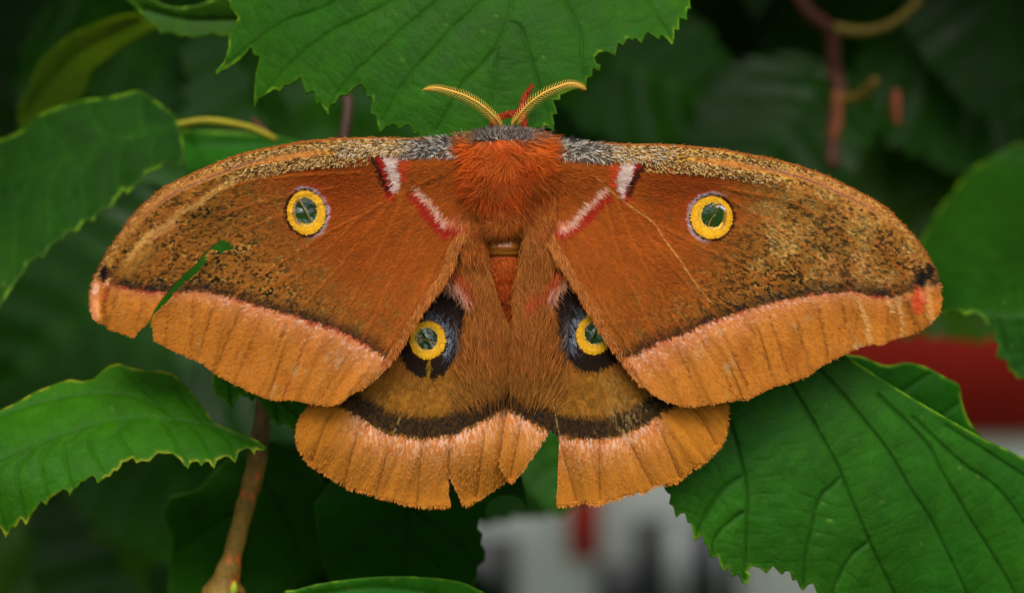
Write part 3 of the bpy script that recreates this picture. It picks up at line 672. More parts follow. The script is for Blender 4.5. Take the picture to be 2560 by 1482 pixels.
RH = [(1268, 1000), (1270, 1022)] + [(1262, 1080), (1254, 1130), (1251, 1157), (1262, 1183)] + T([(130, 1040), (170, 1068), (210, 1010), (270, 950), (330, 850), (400, 760), (440, 700), (480, 640), (515, 580), (540, 540), (590, 560), (637, 605), (642, 720), (635, 880), (630, 1080), (618, 1260), (640, 1305), (720, 1300), (800, 1290), (880, 1270), (905, 1238),
    (920, 1280), (1000, 1290), (1110, 1275), (1150, 1235), (1190, 1250), (1250, 1225), (1380, 1185), (1540, 1160), (1590, 1105), (1700, 1095), (1840, 1065), (1900, 1010), (2000, 940), (2120, 850), (2200, 770), (2280, 690), (2320, 580), (2345, 450), (2348, 350), (2330, 250)], K7) + \
    [(1760, 930), (1640, 800), (1480, 640), (1400, 560), (1330, 540), (1312, 600)] + T([(1380, 0), (1340, 130), (1310, 300), (1303, 500), (1298, 700), (1285, 900), (1278, 1050)], K5)
out = {'LF': curve(LF, 4, True), 'RF': curve(RF, 4, True), 'LH': curve(LH, 3, True), 'RH': curve(RH, 3, True)}

# eyespots: centre, ring radii, pane radii, pane offset, tilt of the ellipse
EYE = {'LF': ((766, 532), (47, 55), (29.5, 35), (-1, -4), -8), 'RF': ((1779, 544), (52, 53), (31, 32), (2, -5), 0),
       'LH': ((1069, 850), (44, 47), (28, 29), (-1, -3), 0), 'RH': ((1484, 838), (43, 48), (29, 30), (4, -6), 0)}
def ring_pts(e, fr, n=96, rag=0.0, seed=0):
    """closed outline at fraction fr between pane (0) and outer rim (1)"""
    (cx, cy), (ax, ay), (bx, by), (ox, oy), tl_ = EYE[e]
    th = np.linspace(0, 2 * math.pi, n, endpoint=False); c0 = math.radians(tl_)
    rx = bx + (ax - bx) * fr; ry = by + (ay - by) * fr
    j = 1 + rag * (vn(th * 40, th * 0 + seed, 1.0, seed) - 0.5) * 2 + 0.06 * (1 - fr) * (vn(np.cos(th) * 3, np.sin(th) * 3, 1.0, seed + 7) - 0.5) * 2
    x = rx * np.cos(th) * j; y = ry * np.sin(th) * j
    return np.stack([cx + ox * (1 - fr) + x * math.cos(c0) - y * math.sin(c0), cy + oy * (1 - fr) + x * math.sin(c0) + y * math.cos(c0)], -1)

# veins
LFV = [curve(p, 5) for p in ([(1180, 395), (1039, 466), (908, 536), (800, 640), (640, 745), (500, 905)], [(908, 536), (830, 575), (690, 665), (560, 760), (423, 868)], [(980, 498), (870, 640), (730, 800), (610, 965)],
    [(1010, 484), (940, 640), (830, 830), (700, 995)], [(1050, 462), (1000, 640), (910, 840), (800, 1008)], [(1150, 540), (1070, 700), (960, 880), (890, 965)],
    [(820, 500), (600, 580), (450, 700), (360, 815)], [(830, 470), (600, 520), (420, 630), (300, 828)], [(900, 430), (640, 450), (430, 540), (262, 740)])]
RFV = [curve(p, 5) for p in ([(1370, 400), (1490, 442), (1631, 554), (1695, 645), (1732, 700), (1870, 800), (2054, 910)], [(1631, 554), (1740, 610), (1900, 690), (2150, 865)], [(1560, 490), (1660, 640), (1800, 800), (1940, 960)],
    [(1530, 470), (1600, 640), (1710, 830), (1850, 990)], [(1500, 455), (1550, 640), (1640, 840), (1760, 1005)], [(1390, 540), (1470, 700), (1580, 880), (1660, 990)],
    [(1830, 500), (1990, 600), (2120, 720), (2220, 850)], [(1820, 470), (2010, 520), (2180, 660), (2290, 830)], [(1700, 430), (1930, 450), (2140, 560), (2330, 770)])]
LHV = [curve(p, 5) for p in ([(1180, 600), (1010, 900), (905, 1060), (860, 1210)], [(1190, 620), (1060, 920), (985, 1080), (940, 1235)], [(1195, 650), (1110, 940), (1060, 1100), (1042, 1260)], [(1205, 660), (1150, 940), (1125, 1090), (1122, 1200)], [(1215, 680), (1220, 900), (1210, 1080), (1190, 1240)], [(1170, 590), (950, 880), (830, 1030), (780, 1150)])]
RHV = [curve(p, 5) for p in ([(1340, 600), (1520, 900), (1640, 1060), (1700, 1190)], [(1340, 620), (1470, 920), (1560, 1080), (1630, 1210)], [(1330, 640), (1420, 940), (1490, 1090), (1500, 1250)], [(1320, 660), (1370, 940), (1400, 1090), (1440, 1250)], [(1310, 680), (1310, 900), (1300, 1060), (1275, 1190)], [(1360, 590), (1590, 880), (1740, 1030), (1790, 1110)])]
VEINS = {'LF': LFV, 'RF': RFV, 'LH': LHV, 'RH': RHV}

LF_PM = [(222, 688), (290, 714), (327, 722), (372, 731), (438, 731), (504, 727), (580, 744), (656, 768), (732, 789), (840, 824), (914, 862), (985, 905), (1020, 930)]
RF_PM = [(1490, 930), (1545, 905), (1600, 880), (1646, 856), (1727, 829), (1780, 803), (1831, 786), (1881, 768), (1957, 750), (2034, 736), (2125, 728), (2170, 740), (2236, 745), (2290, 725), (2360, 705)]
LH_DK = T([(560, 200), (640, 240), (800, 330), (950, 430), (1100, 490), (1300, 515), (1500, 515), (1700, 465), (1900, 370), (2050, 280), (2260, 160)], K6)
RH_DK = T([(0, 110), (120, 200), (220, 260), (400, 360), (600, 470), (800, 515), (1000, 525), (1200, 500), (1400, 425), (1550, 330), (1720, 240)], K7)

def mixc(c, col, m):
    m = np.clip(m, 0, 1)[:, None]
    return c * (1 - m) + lin(col)[None, :] * m

def vdist(w, x, y):
    d = np.full(x.shape, 1e9)
    for v in VEINS[w]: d = np.minimum(d, seg(x, y, v)[0])
    return d

def root_of(w): return {'LF': (1185, 430), 'RF': (1345, 430), 'LH': (1215, 600), 'RH': (1330, 600)}[w]

def radial(w, x, y, sa, sr, seed):
    """noise stretched along the direction from the wing root"""
    rx, ry = root_of(w); r = np.hypot(x - rx, y - ry); a_ = np.arctan2(y - ry, x - rx)
    return vn(a_ * 1000 / sa, r / sr, 1.0, seed)

def fore_pattern(w, x, y):
    L = w == 'LF'
    jx = x + 9 * (vn(x, y, 5, 1) - 0.5) + 6 * (vn(x, y, 2.2, 31) - .5); jy = y + 9 * (vn(x, y, 5, 2) - 0.5) + 6 * (vn(x, y, 2.2, 32) - .5)
    costa = curve(LF_COSTA if L else RF_COSTA, 4)
    dc = seg(x, y, costa)[0]
    out_ = (1280 - x) if L else (x - 1280)                     # distance from the body
    pm = LF_PM if L else RF_PM
    dp, sp, tp, _, _ = seg(jx, jy, pm); dp = dp * sp            # >0 : outside the line
    col = np.tile(lin((150, 72, 22)), (len(x), 1))
    # inner field, warmer and redder beyond the white wedge
    col = mixc(col, (140, 60, 18), ss(280, 380, out_) * ss(640, 480, out_) * ss(620, 480, y) * 0.9)
    col = mixc(col, (164, 92, 34), ss(560, 860, y) * ss(330, 180, out_) * 0.6)
    col = col * (0.80 + .24 * radial(w, x, y, 12, 70, 25) + .20 * radial(w, x, y, 30, 160, 26))[:, None]
    n3 = vn(x, y, 4.2, 3); n7 = vn(x, y, 8.5, 4); n15 = fbm(x, y, 26, 5); n60 = fbm(x, y, 90, 6)
    sp_ = np.clip(ss(430, 760, out_ + 0.35 * (y - 560)) * 0.95 + 0.35 * ss(-230, -20, dp), 0, 1) * ss(6, -6, dp)
    col = mixc(col, (152, 98, 44), sp_ * 0.85)
    col = mixc(col, (128, 82, 34), sp_ * ss(.45, .75, n60) * 0.7)
    col = mixc(col, (190, 140, 74), sp_ * ss(.50, .72, n7) * ss(.4, .62, n15) * 0.85)
    col = mixc(col, (38, 27, 15), sp_ * ss(.50, .62, n3 * .6 + n7 * .4) * (.4 + .9 * n15))
    col = mixc(col, (70, 62, 34), (1 - sp_) * ss(.60, .8, n7) * ss(.45, .7, n15) * 0.30)
    # pale blotches towards the tip
    if L:
        wl_ = dl(jx, jy, curve(T([(250, 640), (310, 555), (400, 490), (460, 455), (500, 410), (590, 375), (625, 345), (690, 300), (780, 255)], K1), 4))
        col = mixc(col, (196, 150, 96), ss(12, 3, wl_) * 0.8); col = mixc(col, (210, 140, 100), ss(9, 2, dl(jx, jy, T([(340, 560), (420, 505), (470, 480)], K1))) * .6)
        col = mixc(col, (170, 122, 62), ss(34, 8, dl(x, y, T([(230, 700), (330, 600)], K1))) * .55)
    else:
        bl = ss(.46, .64, fbm(x, y, 44, 77)) * ss(330, 40, np.hypot((x - 2120) * .75, (y - 590) * 1.1))
        col = mixc(col, (206, 164, 104), bl * ss(.30, .55, n3 * .5 + n7 * .5) * 0.9)
        col = mixc(col, (190, 120, 80), ss(.5, .7, fbm(x, y, 34, 79)) * ss(200, 40, np.hypot(x - 2180, y - 640)) * .5)
        col = mixc(col, (186, 140, 80), ss(300, 60, np.hypot(x - 2080, (y - 520) * 1.4)) * .25)
        col = mixc(col, (52, 36, 20), sp_ * ss(.52, .62, n3 * .6 + n7 * .4) * .75)
    # band under the costa: grey at the root, gold and black farther out
    w2 = np.interp(out_, [0, 130, 300, 420, 620, 800, 1100], [46, 46, 42, 58, 62, 30, 22]) * (1 + .25 * (n15 - .5))
    band = ss(w2 + 5, w2 - 6, dc)
    sal = vn(x, y, 4.0, 12)
    goldc = lin((196, 150, 78))[None] * ss(.42, .6, sal)[:, None] + lin((72, 48, 22))[None] * (1 - ss(.42, .6, sal))[:, None]
    greyc = lin((176, 166, 150))[None] * ss(.48, .66, sal)[:, None] + lin((62, 56, 54))[None] * (1 - ss(.48, .66, sal))[:, None]
    brn = lin((158, 104, 52))[None] * (0.75 + .5 * n7)[:, None]
    g_ = (ss(330, 220, out_))[:, None]; o_ = (ss(700, 860, out_))[:, None]
    bc = goldc * (1 - g_) + greyc * g_; bc = bc * (1 - o_) + (0.45 * goldc + .55 * brn) * o_
    col = col * (1 - band[:, None]) + bc * band[:, None]
    # smooth brown channel along the costa of the outer half, dark streak under it
    ch = ss(12, 6, np.abs(dc - np.interp(out_, [340, 500, 750, 1100], [36, 34, 26, 16]))) * ss(400, 520, out_) * ss(1010, 880, out_)
    col = mixc(col, (176, 112, 62), ch * 0.9)
    col = mixc(col, (120, 92, 84), ss(4, 1, np.abs(dc - np.interp(out_, [340, 600, 1100], [44, 30, 22]))) * ss(560, 660, out_) * ss(960, 860, out_) * 0.7)
    col = mixc(col, (150, 86, 42), ss(9, 4, dc) * ss(170, 260, out_) * .9)
    # white wedge, red and black beside it
    if L:
        wed = T([(985, 275), (1172, 290), (1120, 390), (1165, 450), (1150, 600), (1092, 640), (1060, 500), (1022, 380)], K2)
        red = T([(955, 285), (1005, 420), (1045, 560), (1075, 670)], K2); blk = T([(885, 300), (938, 370), (955, 420), (1000, 520), (1040, 590)], K2)
        red2 = T([(1200, 340), (1190, 460)], K2)
        ant_w = T([(1320, 590), (1430, 690), (1520, 810), (1590, 900)], K2); ant_r = T([(1300, 650), (1400, 780), (1500, 905), (1600, 980), (1800, 965)], K2)
        pk = T([(1600, 890), (1780, 900)], K2)
    else:
        wed = T([(1190, 345), (1338, 340), (1290, 460), (1250, 570), (1212, 690), (1150, 600), (1140, 500), (1170, 420)], K3)
        red = T([(1362, 340), (1295, 470), (1250, 600), (1222, 690)], K3); blk = T([(1420, 350), (1370, 420), (1310, 520), (1270, 620)], K3)
        red2 = T([(1130, 400), (1115, 520)], K3)
        ant_w = T([(1035, 595), (930, 690), (820, 790), (720, 905), (650, 950)], K3); ant_r = T([(1050, 660), (960, 750), (860, 860), (750, 955), (620, 1005), (450, 985)], K3)
        pk = T([(640, 930), (470, 930)], K3)
    col = mixc(col, (196, 60, 38), ss(22, 6, dl(jx, jy, red2)) * .6)
    col = mixc(col, (150, 28, 22), ss(15, 7, dl(jx, jy, red)))
    col = mixc(col, (34, 20, 16), ss(11, 4, dl(jx, jy, blk)) * .92)
    col = mixc(col, (222, 205, 196), ss(2.5, -4, sdp(jx, jy, wed)) * (0.72 + .5 * (n3 - .5)))
    col = mixc(col, (158, 30, 26), ss(17, 6, dl(jx, jy, ant_r)) * .92)
    col = mixc(col, (206, 120, 100), ss(16, 6, dl(jx, jy, pk)) * .55)
    col = mixc(col, (214, 168, 150), ss(12, 4, dl(jx, jy, ant_w)) * (.5 + .5 * n3) * .95)
    # postmedian line and the orange margin
    col = mixc(col, (40, 30, 26), ss(-44, -6, dp) * ss(5, -4, dp) * (0.40 + 0.55 * n15 + .25 * n3) * ss(0, 90, tp))
    mg = ss(-3, 5, dp)
    mu = tp + (.10 if L else -.10) * dp
    st = vn(mu, dp / 9, 11, 8) * .5 + vn(mu, dp / 9, 34, 9) * .5
    mcol = lin((180, 110, 45))[None] * (0.86 + 0.26 * st)[:, None]
    mcol = mcol * (1 - .5 * (1 - lin((172, 96, 40)) / lin((184, 112, 46)))[None] * ss(.5, .8, fbm(x, y, 60, 14))[:, None])
    col = col * (1 - mg[:, None]) + mcol * mg[:, None]
    inn = ss(1080, 620, out_)
    pkm = ss(-5, 5, dp) * np.exp(-np.clip(dp - 4, 0, None) / np.interp(out_, [250, 500, 900], [36, 26, 10])) * (.6 + .4 * inn)
    col = mixc(col, (216, 138, 112), pkm * (0.6 + .5 * n3) * .9)
    col = mixc(col, (228, 190, 170), pkm * ss(.55, .75, n3 * .5 + n7 * .5) * inn * .7)
    col = mixc(col, (176, 46, 40), ss(-6, 0, dp) * ss(9, 1, dp) * ss(.45, .65, n15) * .55)
    col = mixc(col, (176, 150, 120), mg * ss(.74, .88, vn(mu, dp / 7, 9, 21)) * ss(.4, .7, vn(x, y, 60, 22)) * .5)
    # veins: faint lighter lines on the field, shade of the margin folds painted as dark creases
    dv = vdist(w, x, y)
    col = mixc(col, (178, 92, 36), ss(3.6, 1.0, dv) * (1 - mg) * ss(200, 330, out_) * (.2 + .5 * vn(x, y, 50, 23)))
    cr = np.abs(((mu + 16 * vn(mu, 0 * mu, 60, 24)) / 62.0) % 1.0 - .5) * 62.0
    col = mixc(col, (104, 58, 26), ss(4.0, .6, cr) * mg * ss(4, 40, dp) * (.15 + .6 * vn(x, y, 44, 16)))
    if not L: col = mixc(col, (196, 140, 90), ss(2.6, .8, dl(x, y, curve(T([(960, 470), (1200, 690), (1500, 900), (1600, 1050), (1750, 1250), (1890, 1459)], K3) + [(1780, 760)], 4))) * .8)
    # tip
    if L:
        ell = np.hypot((jx - 261) / 11, (jy - 681) / 21); col = mixc(col, (18, 16, 22), ss(1.25, .8, ell))
        col = mixc(col, (30, 22, 20), ss(1.2, .6, np.hypot((jx - 279) / 7, (jy - 680) / 9)) * .8)
        col = mixc(col, (222, 150, 118), ss(13, 4, dl(jx, jy, [(243, 710), (236, 745), (240, 790)])) * .75)
        col = mixc(col, (236, 196, 168), ss(9, 2, dl(jx, jy, [(241, 712), (240, 730)])) * .9)
        col = mixc(col, (200, 66, 50), ss(8, 2, dl(jx, jy, [(272, 715), (262, 745)])) * .7); col = mixc(col, (232, 170, 130), ss(7, 2, dl(jx, jy, [(274, 700), (270, 712)])) * .8)
        col = mixc(col, (120, 62, 26), ss(6, 1, dl(x, y, [(285, 690), (262, 760), (266, 800)])) * .6)
    else:
        for (ex, ey, rx_, ry_) in ((2323, 679, 11, 18), (2300, 694, 17, 21)): col = mixc(col, (20, 17, 20), ss(1.3, .75, np.hypot((jx - ex) / rx_, (jy - ey) / ry_)) * .95)
        col = mixc(col, (212, 74, 52), ss(1.2, .5, np.hypot((jx - 2293) / 20, (jy - 752) / 36)) * .8)
        col = mixc(col, (230, 140, 110), ss(1.1, .4, np.hypot((jx - 2304) / 9, (jy - 740) / 14)) * .6)
        col = mixc(col, (222, 160, 110), ss(10, 2, dl(jx, jy, [(2318, 705), (2322, 760), (2325, 800)])) * .6)
        for ln in ([(2140, 745), (2165, 800), (2175, 855)], [(2240, 740), (2252, 790), (2254, 838)], [(2216, 745), (2232, 780)]): col = mixc(col, (206, 160, 112), ss(7, 2, dl(jx, jy, curve(ln, 4))) * .75)
        col = mixc(col, (100, 62, 36), ss(4, 1, dl(jx, jy, [(2264, 750), (2284, 800), (2288, 830)])) * .7)
    # rim round the eyespot
    (cx, cy), (ax, ay), _, _, tl_ = EYE[w]
    ro = ring_pts(w, 1.0)
    d = sdp(jx * .5 + x * .5, jy * .5 + y * .5, ro)
    ang = np.arctan2(y - cy, (x - cx) * (1 if L else -1))
    col = mixc(col, (170, 40, 26), ss(30, 4, d) * ss(1.9, .6, np.abs(ang + .75)) * .6)
    col = mixc(col, (178, 160, 165), ss(16, 9, d) * ss(2.0, 1.1, np.abs(ang + .35)) * (.55 + .6 * n3))
    col = mixc(col, (40, 16, 12), ss(8, 4, d) * .95)
    return col

def hind_pattern(w, x, y):
    L = w == 'LH'; k = K5
    jx = x + 8 * (vn(x, y, 5, 41) - 0.5) + 5 * (vn(x, y, 2.2, 42) - .5); jy = y + 14 * (vn(x, y, 4, 43) - 0.5) + 7 * (vn(x, y, 2.2, 44) - .5)
    n3 = vn(x, y, 3.0, 45); n7 = vn(x, y, 7, 46); n15 = fbm(x, y, 26, 47)
    st = radial(w, x, y, 7, 30, 48)
    col = np.tile(lin((152, 88, 34)), (len(x), 1)) * (0.70 + .60 * st)[:, None]
    col = mixc(col, (126, 84, 30), ss(880, 960, y) * .75)
    col = mixc(col, (168, 112, 44), ss(900, 960, y) * ss(.5, .72, n7) * .6)
    col = mixc(col, (66, 56, 22), ss(900, 960, y) * ss(.56, .75, n3 * .5 + n15 * .5) * .55)
    dk = curve(LH_DK if L else RH_DK, 4)
    dd, sd, td, _, _ = seg(jx, jy, dk); dd = dd * sd           # >0 below
    hw_ = 27.0
    mg = ss(hw_ - 8, hw_ + 8, dd)
    mst = radial(w, x, y, 14, 120, 52)
    mcol = lin((178, 111, 40))[None] * (0.86 + .28 * mst)[:, None]
    col = col * (1 - mg[:, None]) + mcol * mg[:, None]
    tot = np.hypot(*np.diff(dk, axis=0).T).sum()
    pk = (ss(2, 80, td) if L else ss(tot - 2, tot - 80, td)) * ss(hw_ - 4, hw_ + 6, dd) * np.exp(-np.clip(dd - hw_ - 10, 0, None) / 34.0)
    fs = vn(x, y / 4, 2.6, 53)
    col = mixc(col, (204, 130, 96), pk * .7); col = mixc(col, (224, 186, 164), pk * ss(.46, .74, fs) * .65); col = mixc(col, (176, 74, 54), pk * ss(.42, .22, fs) * .45)
    dm = ss(-hw_ - 14, -hw_ + 10, dd) * ss(hw_ + 4, hw_ - 6, dd)
    col = mixc(col, (25, 22, 20), dm * (.9 + .3 * (n3 - .5)))
    if not L: col = mixc(col, (150, 120, 80), ss(60, 10, dl(x, y, [(1530, 960), (1570, 1060)])) * ss(.55, .7, fs) * .6)
    # black patch with bluish white scales
    if L:
        bp = T([(735, 225), (800, 270), (840, 310), (880, 360), (905, 430), (885, 600), (855, 760), (795, 900), (725, 1000), (640, 1045), (500, 1030), (410, 965), (345, 850), (300, 800), (380, 640), (520, 430), (640, 260)], k)
        pw = [T([(770, 225), (850, 280), (895, 340)], k)]; pr = [T([(820, 130), (880, 200), (915, 290)], k)]
    else:
        bp = T([(1765, 230), (1700, 290), (1650, 370), (1655, 480), (1688, 640), (1730, 800), (1790, 905), (1850, 965), (1920, 995), (2040, 975), (2140, 925), (2260, 860), (2200, 700), (2050, 450), (1900, 250)], k)
        pw = [T([(1735, 210), (1680, 260), (1645, 320)], k)]; pr = [T([(1690, 130), (1650, 200), (1620, 300)], k), T([(1500, 310), (1440, 370)], k)]
    for p in pr: col = mixc(col, (176, 50, 34), ss(26, 5, dl(jx, jy, p)) * .75)
    for p in pw: col = mixc(col, (216, 160, 140), ss(17, 7, dl(jx, jy, p)) * (.45 + .6 * fs))
    sb = sdp(jx, jy, bp)
    col = mixc(col, (14, 12, 12), ss(5, -4, sb) * .97)
    (cx, cy), _, _, _, _ = EYE[w]
    d = sdp(x, y, ring_pts(w, 1.0)); ang = np.arctan2(y - cy, (x - cx) * (1 if L else -1))
    bl = np.exp(-np.clip(d, 0, None) / 13.0) * ss(1.65, .7, np.abs(ang + .45)) * ss(2, -4, sb)
    col = mixc(col, (176, 188, 206), bl * ss(.50, .66, n3 * .8 + n7 * .2) * .95)
    col = mixc(col, (60, 22, 8), ss(7, 2, d) * .8)
    if L: col = mixc(col, (150, 110, 22), ss(5, 1, dl(jx, jy, [(1072, 893), (1072, 945)])) * .8)
    dv = vdist(w, x, y)
    col = mixc(col, (110, 62, 22), ss(3, 1, dv) * mg * ss(40, 75, dd) * .55)  # shade in the margin folds along the veins, put into the colour
    col = mixc(col, (196, 170, 110), ss(2.2, .8, dv) * ss(-70, -20, dd) * ss(50, 20, dd) * ss(.5, .6, vn(x, y, 8, 58)) * ss(.6, .7, vn(x, 0 * y, 90, 59)) * .5)
    return col

def wing_depth(w, x, y):
    """metres behind the plane of the moth"""
    if w in ('LF', 'RF'):
        L = w == 'LF'; out_ = np.abs(x - 1265) / 1000
        dc = seg(x, y, curve(LF_COSTA if L else RF_COSTA, 2))[0]
        dp, sp, tp, _, _ = seg(x, y, LF_PM if L else RF_PM); dp = dp * sp; mu = tp + (.10 if L else -.10) * dp
        r = 0.0002 + (0.018 if L else 0.013) * np.clip(out_, 0, None) ** 2.4 + 0.0022 * np.exp(-dc / 22.0)
        r = r - 0.0012 * np.exp(-((dc - 55) / 60.0) ** 2)
        dv = vdist(w, x, y)
        r = r - 0.00014 * np.exp(-(dv / 5.0) ** 2) * ss(20, -40, dp)                       # raised veins
        mg = ss(0, 70, dp)
        r = r + mg * (0.0011 * (vn(mu, 0 * mu, 40, 61) - .5) + 0.00045 * (vn(mu, dp / 12, 17, 63) - .5))
        r = r + 0.0016 * (fbm(x, y, 260, 62 + L) - .5)
        if L:                                                                               # lips of the tear and the curled tip
            dt = seg(x, y, [(577, 612), (470, 690), (377, 795)])
            r = r - 0.0007 * np.exp(-dt[0] / 14.0)
            tipm = ss(330, 240, x) * ss(640, 740, y)
            r = r + tipm * (0.0012 * (vn(x, y / 6, 16, 64) - .5))
        else:
            tipm = ss(2180, 2300, x) * ss(640, 740, y)
            r = r + tipm * (0.0012 * (vn(x, y / 6, 16, 65) - .5))
        return r
    L = w == 'LH'
    dd, sd, _, _, _ = seg(x, y, LH_DK if L else RH_DK); dd = dd * sd
    dv = vdist(w, x, y)
    r = 0.0030 + (.018 if L else .013) * (np.abs(x - 1265) / 1000) ** 2.4 * 1.15 - 0.0022 * np.exp(-np.abs(x - 1275) / 90.0) * ss(1050, 800, y)
    r = r - (0 if L else 0.0004) + 0.0012 * (fbm(x, y, 200, 66 + L) - .5)
    mg = ss(10, 80, dd)
    r = r + mg * (0.0003 * np.exp(-(dv / 7) ** 2) - 0.0003 * ss(0, 36, dv) + 0.0005 * (radial(w, x, y, 30, 900, 68) - .5)) + 0.002 * ss(1100, 1260, y) * (1 if L else .6)
    if L: r = r + 0.0010 * ss(1130, 1160, x) * ss(1140, 1260, y) + 0.0008 * ss(1215, 1262, x)
    return r

PAT = {'LF': fore_pattern, 'RF': fore_pattern, 'LH': hind_pattern, 'RH': hind_pattern}

# ------------------------------------------------------------------ hair and scales as fine blades
def blades(name, parent, x, y, h0, ysurf, ang, length, width, elev, col, curl=None, mat=None, roll=0.5, droop=0.75, seed=0):
    """roots in photograph pixels, h = height towards the camera in pixels; ang measured from +x, clockwise in the picture"""
    r = np.random.default_rng(seed); n = len(x)
    if curl is None: curl = r.normal(0, .25, n)
    a1 = ang + curl * .5; a2 = ang + curl
    dx1, dy1 = np.cos(ang), np.sin(ang); dxm, dym = np.cos(a1), np.sin(a1); dx2, dy2 = np.cos(a2), np.sin(a2)
    mx = x + dx1 * length * .5; my = y + dy1 * length * .5
    tx = mx + dx2 * length * .5; ty = my + dy2 * length * .5
    hm = h0 + elev * length * .55; ht = h0 + elev * length * droop
    rl = r.normal(0, roll, n) * width
    V = np.empty((n, 5, 3))
    pxn, pyn = -dy1, dx1
    V[:, 0] = np.stack([x - pxn * width, y - pyn * width, h0 - rl - .5], -1); V[:, 1] = np.stack([x + pxn * width, y + pyn * width, h0 + rl - .5], -1)
    qx, qy = -dym, dxm
    V[:, 2] = np.stack([mx - qx * width * .8, my - qy * width * .8, hm - rl], -1); V[:, 3] = np.stack([mx + qx * width * .8, my + qy * width * .8, hm + rl], -1)
    V[:, 4] = np.stack([tx, ty, ht], -1)
    Y = np.repeat(ysurf[:, None], 5, 1) - V[:, :, 2] * PX
    co = at(V[:, :, 0], V[:, :, 1], Y).reshape(-1, 3)
    b = (np.arange(n) * 5)[:, None]
    q = b + np.array([[0, 1, 3, 2]]); t = b + np.array([[2, 3, 4]])
    c = np.repeat(col, 5, 0)
    o = mesh(name, rel(co, ML), quads=q, tris=t, mat=mat or M_HAIR, parent=parent, col=c)
    return tag(o, kind='stuff')

def scatter(poly, n, seed, holes=()):
    r = np.random.default_rng(seed); p = np.asarray(poly); lo, hi = p.min(0), p.max(0)
    X = []; Y = []; c = 0
    while c < n:
        x = r.uniform(lo[0], hi[0], n); y = r.uniform(lo[1], hi[1], n)
        m = pip(x, y, p)
        for h in holes: m &= ~pip(x, y, h)
        X.append(x[m]); Y.append(y[m]); c += m.sum()
    return np.concatenate(X)[:n], np.concatenate(Y)[:n]

def flow(w, x, y):
    rx, ry = root_of(w)
    if w == 'LF': return np.arctan2(y - ry + 30 + 0 * x, x - rx - 40)
    if w == 'RF': return np.arctan2(y - ry + 30, x - rx + 40)
    return np.arctan2(y - ry + 140, (x - rx) * (0.9 if w == 'LH' else .9))

